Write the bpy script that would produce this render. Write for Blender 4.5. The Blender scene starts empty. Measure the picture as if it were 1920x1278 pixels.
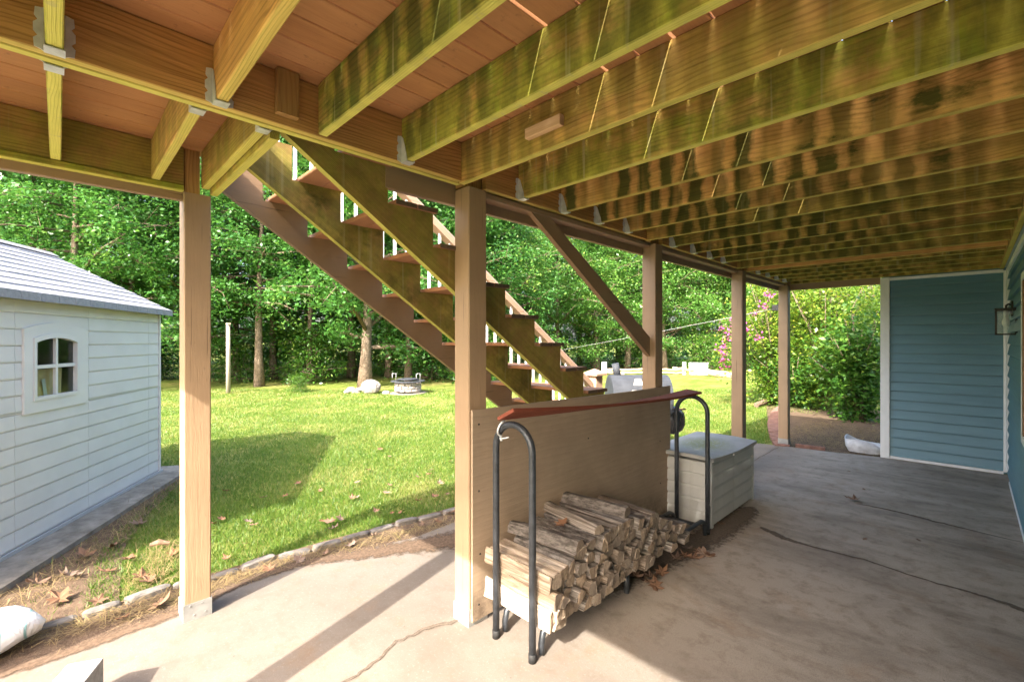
import bpy, math, random
import numpy as np
from mathutils import Vector, Matrix

random.seed(7); RNG = np.random.default_rng(7)
SC = bpy.context.scene
COL = SC.collection

# ------------------------------------------------------------------ camera
CAM_H = 1.7
VIEW_A = math.radians(45.2)          # the long axis of the deck (+Y) lies 45.2 degrees right of the view
cd = bpy.data.cameras.new('camera')
cd.sensor_width = 36.0
cd.lens = 16.05
cd.clip_start = 0.03
cd.clip_end = 800
cam = bpy.data.objects.new('camera', cd)
cam.location = (0, 0, CAM_H)
cam.rotation_euler = (math.radians(90), 0, VIEW_A)
COL.objects.link(cam)
SC.camera = cam

# ------------------------------------------------------------------ sky and sun
SUN_EL = math.radians(39.0)
SUN_AZ = math.radians(16.5)          # sunlight travels along +Y, swung 16.5 degrees toward -X
travel = Vector((-math.sin(SUN_AZ) * math.cos(SUN_EL), math.cos(SUN_AZ) * math.cos(SUN_EL), -math.sin(SUN_EL)))
w = bpy.data.worlds.new('World'); SC.world = w; w.use_nodes = True
wn = w.node_tree.nodes; wn.clear()
sky = wn.new('ShaderNodeTexSky'); sky.sky_type = 'NISHITA'; sky.sun_disc = False
sky.sun_elevation = SUN_EL
sky.sun_rotation = math.radians(180) - SUN_AZ
sky.air_density = 1.0; sky.dust_density = 5.0; sky.ozone_density = 0.6
bgn = wn.new('ShaderNodeBackground'); bgn.inputs['Strength'].default_value = 0.15
won = wn.new('ShaderNodeOutputWorld')
w.node_tree.links.new(sky.outputs[0], bgn.inputs['Color'])
w.node_tree.links.new(bgn.outputs[0], won.inputs['Surface'])
sd = bpy.data.lights.new('sun', 'SUN'); sd.energy = 2.6; sd.angle = math.radians(0.55); sd.color = (1.0, 0.94, 0.84)
so = bpy.data.objects.new('sun', sd); so.location = (6, -20, 18)
so.rotation_euler = travel.to_track_quat('-Z', 'Y').to_euler()
COL.objects.link(so)
SC.view_settings.view_transform = 'Standard'
SC.view_settings.look = 'None'
SC.view_settings.gamma = 1.0
SC.view_settings.use_curve_mapping = False
SC.view_settings.exposure = 2.65
SC.render.engine = 'CYCLES'
SC.cycles.max_bounces = 6
SC.cycles.diffuse_bounces = 4
SC.cycles.transmission_bounces = 3
SC.cycles.glossy_bounces = 2
SC.cycles.transparent_max_bounces = 8
SC.cycles.use_adaptive_sampling = True
SC.cycles.adaptive_threshold = 0.02

# ------------------------------------------------------------------ measuring helpers
FOC = 856.0
VF = np.array([-math.sin(VIEW_A), math.cos(VIEW_A)]); VR = np.array([math.cos(VIEW_A), math.sin(VIEW_A)])
def ground(px, py, z=0.0):
    """place on the ground that was measured at this spot of the photograph"""
    d = (CAM_H - z) * FOC / (py - 640.0)
    p = VF * d + VR * (px - 960.0) / FOC * d
    return float(p[0]), float(p[1])
def along(px, d):
    p = VF * d + VR * (px - 960.0) / FOC * d
    return float(p[0]), float(p[1])
def height(py, d):
    return CAM_H - (py - 640.0) / FOC * d

# ------------------------------------------------------------------ material helper
class NT:
    def __init__(s, name):
        s.m = bpy.data.materials.new(name); s.m.use_nodes = True
        s.t = s.m.node_tree; s.t.nodes.clear()
        s.out = s.t.nodes.new('ShaderNodeOutputMaterial')
    def n(s, typ, ins=None, **props):
        nd = s.t.nodes.new(typ)
        for k, v in props.items(): setattr(nd, k, v)
        for k, v in (ins or {}).items():
            sock = nd.inputs[k]
            if isinstance(v, bpy.types.NodeSocket): s.t.links.new(v, sock)
            else:
                if sock.type == 'RGBA' and len(v) == 3: v = (*v, 1)
                sock.default_value = v
        return nd
    def pos(s): return s.n('ShaderNodeNewGeometry').outputs['Position']
    def obj(s): return s.n('ShaderNodeTexCoord').outputs['Object']
    def mapping(s, v, scale=(1, 1, 1), rot=(0, 0, 0), loc=(0, 0, 0)):
        return s.n('ShaderNodeMapping', {'Vector': v, 'Scale': scale, 'Rotation': rot, 'Location': loc}).outputs[0]
    def noise(s, v, scale, detail=3, rough=0.55, dist=0.0):
        return s.n('ShaderNodeTexNoise', {'Vector': v, 'Scale': scale, 'Detail': detail, 'Roughness': rough, 'Distortion': dist}).outputs[0]
    def ramp(s, v, a, b, lo=0.0, hi=1.0):
        return s.n('ShaderNodeMapRange', {0: v, 1: a, 2: b, 3: lo, 4: hi}).outputs[0]
    def mul(s, a, b): return s.n('ShaderNodeMath', {0: a, 1: b}, operation='MULTIPLY').outputs[0]
    def add(s, a, b): return s.n('ShaderNodeMath', {0: a, 1: b}, operation='ADD', use_clamp=True).outputs[0]
    def vadd(s, a, b): return s.n('ShaderNodeVectorMath', {0: a, 1: b}, operation='ADD').outputs[0]
    def mix(s, f, a, b, mode='MIX'):
        nd = s.n('ShaderNodeMix', data_type='RGBA', blend_type=mode)
        for i, v in ((0, f), (6, a), (7, b)):
            if isinstance(v, bpy.types.NodeSocket): s.t.links.new(v, nd.inputs[i])
            else: nd.inputs[i].default_value = (*v, 1) if i and len(v) == 3 else v
        return nd.outputs[2]
    def bump(s, h, strength=0.3, dist=0.01):
        return s.n('ShaderNodeBump', {'Strength': strength, 'Distance': dist, 'Height': h}).outputs[0]
    def rand(s): return s.n('ShaderNodeObjectInfo').outputs['Random']
    def objcol(s):
        c = s.n('ShaderNodeObjectInfo').outputs['Color']
        return s.n('ShaderNodeSeparateColor', {0: c}).outputs
    def rvec(s, k=37.0):
        r = s.mul(s.rand(), k)
        return s.n('ShaderNodeCombineXYZ', {0: r, 1: s.mul(r, 1.7), 2: s.mul(r, 0.6)}).outputs[0]
    def done(s, color, rough=0.7, normal=None, spec=0.3, metal=0.0, **extra):
        ins = {'Base Color': color, 'Roughness': rough, 'Specular IOR Level': spec, 'Metallic': metal}
        if normal is not None: ins['Normal'] = normal
        ins.update(extra)
        b = s.n('ShaderNodeBsdfPrincipled', ins)
        s.t.links.new(b.outputs[0], s.out.inputs[0])
        return s.m

M = {}
def wood(name, along_axis, c_light, c_dark, mossy=False, rot=(0, 0, 0), gscale=1.0, period=0.011):
    t = NT(name)
    v0 = t.vadd(t.mapping(t.obj(), rot=rot), t.rvec())
    tilt = [0, 0, 0]; tilt[along_axis] = 0.55
    v = t.mapping(v0, rot=tilt)
    across = 2 if along_axis != 2 else 0
    lg = [1.0, 1.0, 1.0]; lg[along_axis] = 0.10
    vl = t.mapping(v, scale=lg)
    # growth rings: wavy bands that open into cathedral figures
    le = [3.2, 3.2, 3.2]; le[along_axis] = 0.9
    sway = t.noise(t.mapping(v, scale=le), 1.0, 3, 0.5, 0.6)
    sepv = t.n('ShaderNodeSeparateXYZ', {0: v}).outputs
    oth = [i_ for i_ in range(3) if i_ != along_axis]
    cc = t.n('ShaderNodeMath', {0: sepv[oth[1]], 1: t.mul(sepv[oth[0]], 0.7)}, operation='ADD').outputs[0]
    ph = t.n('ShaderNodeMath', {0: t.mul(cc, 6.2832 / period), 1: t.mul(sway, 46.0)}, operation='ADD').outputs[0]
    wv = t.ramp(t.n('ShaderNodeMath', {0: ph}, operation='SINE').outputs[0], -1, 1)
    clar = t.ramp(t.noise(t.mapping(v, scale=le), 2.3, 3), 0.36, 0.60, 0.25, 1.0)
    fb = [150.0] * 3; fb[along_axis] = 5.0
    fib = t.noise(t.mapping(v, scale=fb), 1.0, 3, 0.6)
    st = [24.0] * 3; st[along_axis] = 1.0
    g0 = t.mapping(v, scale=st)
    g = t.noise(g0, 1.0, 4, 0.6, 0.8)
    gf = t.add(t.mul(t.mul(t.ramp(wv, 0.5, 1.0), clar), 0.42), t.mul(t.ramp(g, 0.40, 0.70), 0.40))
    gf = t.add(gf, t.mul(t.ramp(fib, 0.5, 0.75), 0.25))
    col = t.mix(gf, c_light, c_dark)
    pat = [2.2] * 3; pat[along_axis] = 0.8
    warp = t.noise(t.mapping(v, scale=pat), 1.6, 4, 0.6)
    col = t.mix(t.ramp(warp, 0.42, 0.68, 0, 0.5), col, tuple(x * 0.55 for x in c_light))
    ks = [6.0] * 3; ks[along_axis] = 1.5
    kn = t.n('ShaderNodeTexVoronoi', {'Vector': t.mapping(v, scale=ks), 'Scale': 1.0}).outputs[0]
    col = t.mix(t.ramp(kn, 0.03, 0.10, 0.85, 0), col, tuple(x * 0.35 for x in c_dark))
    if mossy:
        oc = t.objcol()
        p = t.pos()
        sep = t.n('ShaderNodeSeparateXYZ', {0: t.n('ShaderNodeNewGeometry').outputs['Normal']}).outputs
        under = t.ramp(sep[2], -0.6, -0.9)
        wide = t.noise(t.mapping(p, scale=(1.6, 2.6, 3.0)), 1.4, 6, 0.68)
        al = t.mul(t.ramp(wide, 0.30, 0.52), oc[0])
        moss = t.mix(t.ramp(t.noise(t.mapping(p, scale=(9, 7, 5)), 1.0, 5, 0.7), 0.38, 0.62), (0.41, 0.425, 0.05), (0.155, 0.195, 0.02))
        moss = t.mix(t.ramp(t.noise(t.mapping(p, scale=(6, 5, 2)), 1.0, 4, 0.65), 0.53, 0.66, 0, 0.8), moss, (0.24, 0.40, 0.02))
        moss = t.mix(t.mul(gf, 0.65), moss, (0.12, 0.115, 0.022))
        col = t.mix(t.mul(al, 0.90), col, moss)
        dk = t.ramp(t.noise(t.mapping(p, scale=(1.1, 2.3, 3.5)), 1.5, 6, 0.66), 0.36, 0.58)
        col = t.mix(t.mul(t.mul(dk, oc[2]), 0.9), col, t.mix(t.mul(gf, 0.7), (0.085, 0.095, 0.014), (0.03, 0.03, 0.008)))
        col = t.mix(t.mul(under, t.add(t.mul(oc[0], 0.45), 0.45)), col, t.mix(t.mul(gf, 0.7), (0.72, 0.66, 0.16), (0.42, 0.40, 0.06)))  # algae-yellow undersides, painted paler to imitate light bounced off the ground
        sp3 = t.n('ShaderNodeSeparateXYZ', {0: p}).outputs
        wob = t.noise(t.mapping(p, scale=(7, 6, 5)), 1.0, 5, 0.65)
        fx_ = t.n('ShaderNodeMath', {0: t.mul(sp3[0], 6.89), 1: t.mul(wob, 0.9)}, operation='ADD').outputs[0]
        tri = t.n('ShaderNodeMath', {0: t.n('ShaderNodeMath', {0: t.n('ShaderNodeMath', {0: fx_}, operation='FRACT').outputs[0], 1: 0.5}, operation='SUBTRACT').outputs[0]}, operation='ABSOLUTE').outputs[0]
        cell = t.noise(t.mapping(p, scale=(3.6, 2.3, 0.4)), 1.0, 3, 0.6)
        big = t.noise(t.mapping(p, scale=(0.9, 2.3, 0.8)), 1.0, 2)
        amt = t.mul(t.ramp(cell, 0.34, 0.50), t.ramp(sp3[0], -0.9, 0.1, 1.0, 0.35))
        smear = t.ramp(t.noise(t.mapping(p, scale=(2.2, 2.3, 5.0)), 1.6, 6, 0.68), 0.52, 0.64, 0, 0.75)
        sf = t.mul(t.add(t.mul(t.ramp(tri, 0.40, 0.20), amt), t.mul(smear, t.ramp(big, 0.4, 0.55))), oc[1])
        sf = t.mul(sf, t.ramp(under, 0, 1, 1.0, 0.2))
        col = t.mix(t.mul(sf, 0.95), col, t.mix(t.mul(gf, 0.8), (0.070, 0.078, 0.012), (0.022, 0.026, 0.006)))
        dr = t.noise(t.mapping(p, scale=(24, 24, 1.0)), 1.0, 2)
        col = t.mix(t.mul(t.ramp(dr, 0.62, 0.72, 0, 0.5), oc[0]), col, (0.42, 0.38, 0.20))
    return t.done(col, 0.78, t.bump(gf, 0.4, 0.004), 0.25)

M['joist'] = wood('weathered_mossy_pine', 0, (0.78, 0.425, 0.145), (0.25, 0.10, 0.026), mossy=True)
M['header'] = wood('stained_pine_header', 1, (0.62, 0.32, 0.11), (0.15, 0.055, 0.014), mossy=True, period=0.022)
M['vertical_pine'] = wood('bare_pine_upright', 2, (0.50, 0.29, 0.10), (0.22, 0.10, 0.03))
M['stringer'] = wood('weathered_stringer_pine', 1, (0.44, 0.25, 0.10), (0.16, 0.075, 0.025), mossy=True, rot=(math.radians(33.7), 0, 0))
M['tread_end'] = wood('grey_tread_wood', 0, (0.17, 0.12, 0.085), (0.05, 0.035, 0.025))
M['redboard'] = wood('red_stained_plank', 1, (0.25, 0.07, 0.04), (0.12, 0.028, 0.015))
M['fence'] = wood('grey_split_rail', 0, (0.52, 0.40, 0.29), (0.26, 0.18, 0.12))
M['pole'] = wood('grey_weathered_pole', 2, (0.42, 0.36, 0.28), (0.22, 0.18, 0.13))
M['block_wood'] = wood('pale_wood_offcut', 0, (0.74, 0.50, 0.30), (0.50, 0.29, 0.14))

def painted(name, c, axis=2, bumpy=0.5):
    t = NT(name)
    v = t.vadd(t.obj(), t.rvec())
    st = [70.0] * 3; st[axis] = 4.0
    g = t.noise(t.mapping(v, scale=st), 1.0, 4, 0.6, 0.6)
    f = t.noise(v, 3.0, 4)
    col = t.mix(t.ramp(f, 0.3, 0.7), c, tuple(x * 0.80 for x in c))
    chip = t.noise(t.mapping(v, scale=[30 if i != axis else 9 for i in range(3)]), 1.0, 5, 0.7)
    col = t.mix(t.ramp(chip, 0.66, 0.72, 0, 0.55), col, tuple(x * 0.5 for x in c))
    col = t.mix(t.ramp(g, 0.3, 0.7, 0, 0.3), col, tuple(x * 0.72 for x in c))
    kn = t.n('ShaderNodeTexVoronoi', {'Vector': t.mapping(v, scale=[4 if i != axis else 1.5 for i in range(3)]), 'Scale': 1.0}).outputs[0]
    col = t.mix(t.ramp(kn, 0.05, 0.10, 0.45, 0), col, tuple(x * 0.55 for x in c))
    cs = [55.0] * 3; cs[axis] = 1.3
    ck = t.noise(t.mapping(v, scale=cs), 1.0, 3, 0.55)
    col = t.mix(t.ramp(ck, 0.66, 0.70, 0, 0.75), col, tuple(x * 0.3 for x in c))
    h = t.add(t.mul(g, 0.6), t.mul(chip, 0.5))
    return t.done(col, 0.55, t.bump(h, bumpy, 0.006), 0.35)
M['post'] = painted('tan_brown_post_paint', (0.41, 0.275, 0.165))
M['fascia'] = painted('tan_brown_beam_paint', (0.365, 0.24, 0.145), 1, 0.25)
M['fascia_x'] = painted('tan_brown_end_beam_paint', (0.365, 0.24, 0.145), 0, 0.25)
M['brace'] = painted('tan_brown_brace_paint', (0.365, 0.24, 0.145), 1, 0.2)
def m_ply():
    t = NT('tan_brown_plywood_paint'); v = t.obj(); c = (0.45, 0.335, 0.23)
    g = t.noise(t.mapping(v, scale=(40, 5, 90)), 1.0, 6, 0.7, 0.8); f = t.noise(v, 2.4, 6, 0.65)
    wv = t.n('ShaderNodeTexWave', {'Vector': t.mapping(v, scale=(1, 0.12, 1)), 'Scale': 7.0, 'Distortion': 9.0, 'Detail': 4.0, 'Detail Scale': 0.6}, wave_type='BANDS', bands_direction='Z', wave_profile='SAW').outputs[1]
    col = t.mix(t.ramp(f, 0.3, 0.7), c, tuple(x * 0.74 for x in c))
    col = t.mix(t.mul(wv, 0.35), col, tuple(x * 0.66 for x in c))
    col = t.mix(t.ramp(g, 0.5, 0.72, 0, 0.5), col, tuple(x * 0.5 for x in c))
    low = t.ramp(t.n('ShaderNodeSeparateXYZ', {0: v}).outputs[2], -0.62, -0.35, 1, 0)
    col = t.mix(t.mul(low, t.ramp(t.noise(v, 12, 6, 0.7), 0.38, 0.62)), col, (0.14, 0.10, 0.07))
    return t.done(col, 0.65, t.bump(t.add(g, t.mul(wv, 0.5)), 0.45, 0.005), 0.3)
M['plywood'] = m_ply()
M['stain_stringer'] = painted('brown_stained_stringer', (0.27, 0.175, 0.10), 1, 0.3)
M['rail'] = painted('tan_rail_paint', (0.50, 0.33, 0.22), 1, 0.1)

def simple(name, c, rough=0.6, var=0.15, scale=6.0, spec=0.4, metal=0.0, bump=0.0, bscale=80.0):
    t = NT(name); v = t.vadd(t.obj(), t.rvec())
    f = t.noise(v, scale, 5, 0.6)
    col = t.mix(t.ramp(f, 0.3, 0.7), tuple(x * (1 + var * 0.5) for x in c), tuple(x * (1 - var) for x in c))
    nrm = t.bump(t.noise(v, bscale, 3), bump, 0.004) if bump else None
    return t.done(col, rough, nrm, spec, metal)
def m_board():
    t = NT('terracotta_composite_board'); v = t.vadd(t.obj(), t.rvec())
    n = t.noise(t.mapping(v, scale=(6, 1.2, 6)), 1.0, 6, 0.65); f = t.noise(t.mapping(v, scale=(120, 5, 60)), 1.0, 3); sp_ = t.noise(v, 26, 5, 0.7)
    col = t.mix(t.ramp(n, 0.3, 0.7), (0.54, 0.27, 0.105), (0.38, 0.17, 0.065))
    col = t.mix(t.ramp(t.rand(), 0, 1, 0, 0.35), col, (0.50, 0.27, 0.13))
    col = t.mix(t.ramp(f, 0.45, 0.75, 0, 0.3), col, (0.28, 0.12, 0.045))
    col = t.mix(t.ramp(sp_, 0.60, 0.74, 0, 0.6), col, (0.16, 0.08, 0.04))
    return t.done(col, 0.6, t.bump(f, 0.25, 0.003), 0.3)
M['board'] = m_board()
M['tread'] = simple('terracotta_tread_board', (0.40, 0.19, 0.10), 0.6, 0.2, 3.0, 0.3)
M['galv'] = simple('galvanised_steel', (0.66, 0.67, 0.66), 0.42, 0.3, 14, 0.5, 0.3, 0.1)
M['post_base'] = simple('dull_zinc_sheet', (0.36, 0.36, 0.345), 0.5, 0.25, 10, 0.5, 0.35)
M['white_metal'] = simple('white_baluster_paint', (0.80, 0.80, 0.80), 0.4, 0.05)
M['vinyl'] = simple('grey_white_shed_plastic', (0.63, 0.605, 0.585), 0.5, 0.08, 2.0, 0.35, bump=0.05, bscale=160)
M['vinyl_trim'] = simple('grey_white_shed_trim', (0.65, 0.625, 0.605), 0.45, 0.06, 2.0, 0.4)
M['shingle'] = simple('grey_shed_shingle', (0.30, 0.295, 0.315), 0.85, 0.25, 30, 0.2, bump=0.4, bscale=120)
M['white_trim'] = simple('white_trim_paint', (0.80, 0.80, 0.80), 0.45, 0.08, 5.0, 0.4)
M['soffit'] = simple('grey_green_soffit', (0.34, 0.42, 0.42), 0.5, 0.2, 5)
M['black_tube'] = simple('worn_black_tube', (0.045, 0.05, 0.058), 0.42, 0.5, 18, 0.5, 0.2)
M['rubber'] = simple('black_rubber', (0.02, 0.02, 0.02), 0.7, 0.3)
M['smoker'] = simple('grey_smoker_enamel', (0.055, 0.06, 0.07), 0.6, 0.25, 8, 0.12, 0.0)
M['smoker_dark'] = simple('black_smoker_enamel', (0.03, 0.03, 0.03), 0.22, 0.4, 8, 0.6)
M['white_box'] = simple('white_utility_paint', (0.55, 0.55, 0.55), 0.5, 0.12, 4)
M['stone'] = simple('pale_garden_stone', (0.33, 0.29, 0.26), 0.9, 0.35, 9, 0.2, bump=0.5, bscale=30)
M['edging'] = simple('grey_edging_stone', (0.19, 0.17, 0.15), 0.9, 0.45, 11, 0.2, bump=0.5, bscale=40)
M['brick'] = simple('dusty_red_brick', (0.24, 0.13, 0.10), 0.9, 0.35, 12, 0.2, bump=0.5, bscale=60)
M['block'] = simple('grey_concrete_block', (0.40, 0.39, 0.375), 0.92, 0.3, 24, 0.2, bump=0.6, bscale=90)
M['bark'] = simple('grey_brown_bark', (0.19, 0.145, 0.105), 0.95, 0.6, 16, 0.1, bump=0.9, bscale=26)
M['dark_wood'] = simple('dead_branch_wood', (0.20, 0.14, 0.10), 0.95, 0.5, 14, 0.1, bump=0.8, bscale=30)
M['black_frame'] = simple('black_lantern_metal', (0.012, 0.012, 0.013), 0.4, 0.2)
M['bulb'] = simple('frosted_bulb_glass', (0.85, 0.85, 0.84), 0.3, 0.02)
M['tan_sheet'] = simple('tan_board_sheet', (0.75, 0.52, 0.28), 0.8, 0.15, 5)
M['rope'] = simple('grey_cable', (0.38, 0.38, 0.38), 0.7, 0.1)
M['stick'] = simple('brown_window_wood', (0.30, 0.16, 0.08), 0.5, 0.2)
M['smoker_sunlit'] = simple('smoker_painted_sunlit', (0.42, 0.39, 0.35), 0.5, 0.2)
M['drybark'] = simple('brown_dry_bark', (0.24, 0.15, 0.10), 0.9, 0.5, 20, 0.1, bump=0.6)

def m_siding():
    t = NT('blue_vinyl_siding'); v = t.vadd(t.obj(), t.rvec())
    f = t.noise(t.mapping(v, scale=(1, 1, 8)), 2.0, 4)
    g = t.noise(t.mapping(v, scale=(3, 3, 90)), 1.0, 3)
    col = t.mix(t.ramp(f, 0.3, 0.7), (0.13, 0.26, 0.325), (0.105, 0.215, 0.275))
    return t.done(col, 0.45, t.bump(g, 0.12, 0.003), 0.4)
M['siding'] = m_siding()

def m_concrete():
    t = NT('stained_patio_concrete'); p = t.pos()
    n1 = t.noise(p, 1.1, 7, 0.68, 0.4)
    n2 = t.noise(t.mapping(p, scale=(0.55, 1.5, 1), rot=(0, 0, 0.5)), 1.2, 7, 0.66, 0.8)
    n3 = t.noise(p, 8.0, 7, 0.72)
    sp = t.noise(p, 170.0, 2, 0.6); grit = t.noise(p, 55.0, 4, 0.7)
    col = t.mix(t.ramp(n1, 0.32, 0.68), (0.225, 0.190, 0.160), (0.165, 0.137, 0.113))
    sx = t.n('ShaderNodeSeparateXYZ', {0: p}).outputs
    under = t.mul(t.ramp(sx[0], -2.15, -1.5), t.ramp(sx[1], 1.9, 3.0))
    col = t.mix(t.mul(under, 0.8), col, (0.45, 0.385, 0.32))  # slab beneath the deck coloured lighter to lift its shade
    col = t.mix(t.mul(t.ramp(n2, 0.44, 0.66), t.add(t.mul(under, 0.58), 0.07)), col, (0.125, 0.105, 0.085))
    col = t.mix(t.ramp(n3, 0.49, 0.68, 0, 0.6), col, (0.155, 0.12, 0.09))
    rust = t.noise(t.mapping(p, loc=(7, 3, 0)), 2.6, 6, 0.7)
    col = t.mix(t.ramp(rust, 0.55, 0.72, 0, 0.45), col, (0.25, 0.15, 0.085))
    col = t.mix(t.ramp(sp, 0.45, 0.70, 0.0, 0.55), col, (0.15, 0.125, 0.10))
    col = t.mix(t.ramp(grit, 0.56, 0.72, 0.0, 0.35), col, (0.36, 0.32, 0.275))
    pit = t.n('ShaderNodeTexVoronoi', {'Vector': p, 'Scale': 9.0}).outputs[0]
    col = t.mix(t.ramp(pit, 0.02, 0.05, 0.7, 0), col, (0.08, 0.06, 0.05))
    h = t.add(t.mul(sp, 0.4), t.mul(grit, 0.5))
    return t.done(col, 0.85, t.bump(h, 0.35, 0.004), 0.25)
M['concrete'] = m_concrete()
def m_pad():
    t = NT('dirty_shed_slab_concrete'); p = t.pos()
    n3 = t.noise(p, 6.0, 6, 0.65); sp = t.noise(p, 120.0, 3)
    col = t.mix(t.ramp(n3, 0.3, 0.7), (0.34, 0.30, 0.25), (0.14, 0.12, 0.095))
    return t.done(col, 0.9, t.bump(t.add(t.mul(sp, 0.5), t.mul(n3, 0.5)), 0.5, 0.01), 0.2)
M['pad'] = m_pad()
def m_soil():
    t = NT('dry_brown_soil'); p = t.pos()
    n = t.noise(p, 9, 7, 0.7); s = t.noise(p, 90, 4, 0.6)
    col = t.mix(t.ramp(n, 0.3, 0.7), (0.17, 0.115, 0.078), (0.075, 0.05, 0.034))
    col = t.mix(t.ramp(s, 0.5, 0.72, 0, 0.5), col, (0.25, 0.195, 0.125))
    return t.done(col, 0.95, t.bump(t.add(n, t.mul(s, 0.4)), 0.8, 0.02), 0.1)
M['soil'] = m_soil()
def m_lawn():
    t = NT('lawn_turf'); p = t.pos()
    n = t.noise(p, 0.55, 6, 0.65, 0.3); f = t.noise(p, 38, 5, 0.7); g = t.noise(t.mapping(p, scale=(1, 0.35, 1), rot=(0, 0, 0.7)), 2.2, 5, 0.7)
    col = t.mix(t.ramp(f, 0.3, 0.7), (0.14, 0.19, 0.03), (0.075, 0.115, 0.018))
    col = t.mix(t.ramp(g, 0.42, 0.70, 0, 0.55), col, (0.30, 0.285, 0.085))
    col = t.mix(t.ramp(n, 0.50, 0.72, 0, 0.75), col, (0.36, 0.30, 0.115))
    return t.done(col, 0.9, t.bump(f, 0.8, 0.03), 0.1)
M['lawn'] = m_lawn()
def m_fade(name, c1, c2, scale):
    """dirt lying on concrete: thins out to nothing toward the rim of its own sheet"""
    t = NT(name); p = t.pos()
    a = t.n('ShaderNodeAttribute', attribute_name='fade').outputs['Fac']
    n = t.noise(p, scale, 6, 0.7)
    al = t.ramp(t.n('ShaderNodeMath', {0: a, 1: n}, operation='ADD').outputs[0], 0.85, 1.15)
    col = t.mix(t.ramp(t.noise(p, scale * 3, 4), 0.3, 0.7), c1, c2)
    b = t.n('ShaderNodeBsdfPrincipled', {'Base Color': col, 'Roughness': 0.95, 'Specular IOR Level': 0.1})
    tr = t.n('ShaderNodeBsdfTransparent')
    mx = t.n('ShaderNodeMixShader', {0: al, 1: tr.outputs[0], 2: b.outputs[0]})
    t.t.links.new(mx.outputs[0], t.out.inputs[0])
    return t.m
M['dirt_fade'] = m_fade('thin_brown_dirt', (0.17, 0.115, 0.078), (0.085, 0.057, 0.038), 16)
M['crack'] = m_fade('dark_crack_dirt', (0.10, 0.078, 0.06), (0.17, 0.135, 0.105), 22)

def m_leaf(name, c1, c2, c3, trans=0.35, rough=0.38):
    t = NT(name)
    a = t.n('ShaderNodeAttribute', attribute_name='tint').outputs['Fac']
    col = t.mix(t.ramp(a, 0.0, 0.6), c1, c2)
    col = t.mix(t.ramp(a, 0.72, 1.0), col, c3)
    r = t.rand()
    col = t.mix(t.ramp(r, 0, 1, 0, 0.28), col, (c2[0] * 1.3, c2[1] * 1.05, c2[2] * 0.7))
    b = t.n('ShaderNodeBsdfPrincipled', {'Base Color': col, 'Roughness': rough, 'Specular IOR Level': 0.45})
    tl = t.n('ShaderNodeBsdfTranslucent', {'Color': t.mix(0.5, col, (0.10, 0.22, 0.02), 'ADD')})
    mx = t.n('ShaderNodeMixShader', {0: trans, 1: b.outputs[0], 2: tl.outputs[0]})
    t.t.links.new(mx.outputs[0], t.out.inputs[0])
    return t.m
M['leaf'] = m_leaf('oak_leaf_green', (0.026, 0.095, 0.022), (0.062, 0.19, 0.038), (0.17, 0.30, 0.06))
M['leaf_yellow'] = m_leaf('shrub_leaf_yellow_green', (0.05, 0.135, 0.015), (0.15, 0.25, 0.025), (0.40, 0.38, 0.05))
M['leaf_dark'] = m_leaf('shrub_leaf_dark_green', (0.025, 0.09, 0.015), (0.06, 0.155, 0.02), (0.20, 0.30, 0.04))
M['petal'] = m_leaf('pink_flower_petal', (0.48, 0.05, 0.30), (0.55, 0.08, 0.40), (0.60, 0.16, 0.50), 0.2, 0.6)
M['blade'] = m_leaf('grass_blade_green', (0.036, 0.098, 0.010), (0.095, 0.175, 0.017), (0.275, 0.25, 0.085), 0.25, 0.5)
M['straw'] = m_leaf('dry_straw', (0.17, 0.12, 0.055), (0.30, 0.225, 0.11), (0.12, 0.15, 0.03), 0.1, 0.8)
def m_dead():
    t = NT('dry_fallen_leaf'); r = t.rand(); n = t.noise(t.vadd(t.obj(), t.rvec()), 30, 4)
    col = t.mix(r, (0.19, 0.095, 0.05), (0.22, 0.165, 0.13))
    col = t.mix(t.ramp(n, 0.35, 0.7, 0, 0.5), col, (0.16, 0.08, 0.04))
    return t.done(col, 0.75, None, 0.2)
M['dead_leaf'] = m_dead()
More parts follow.
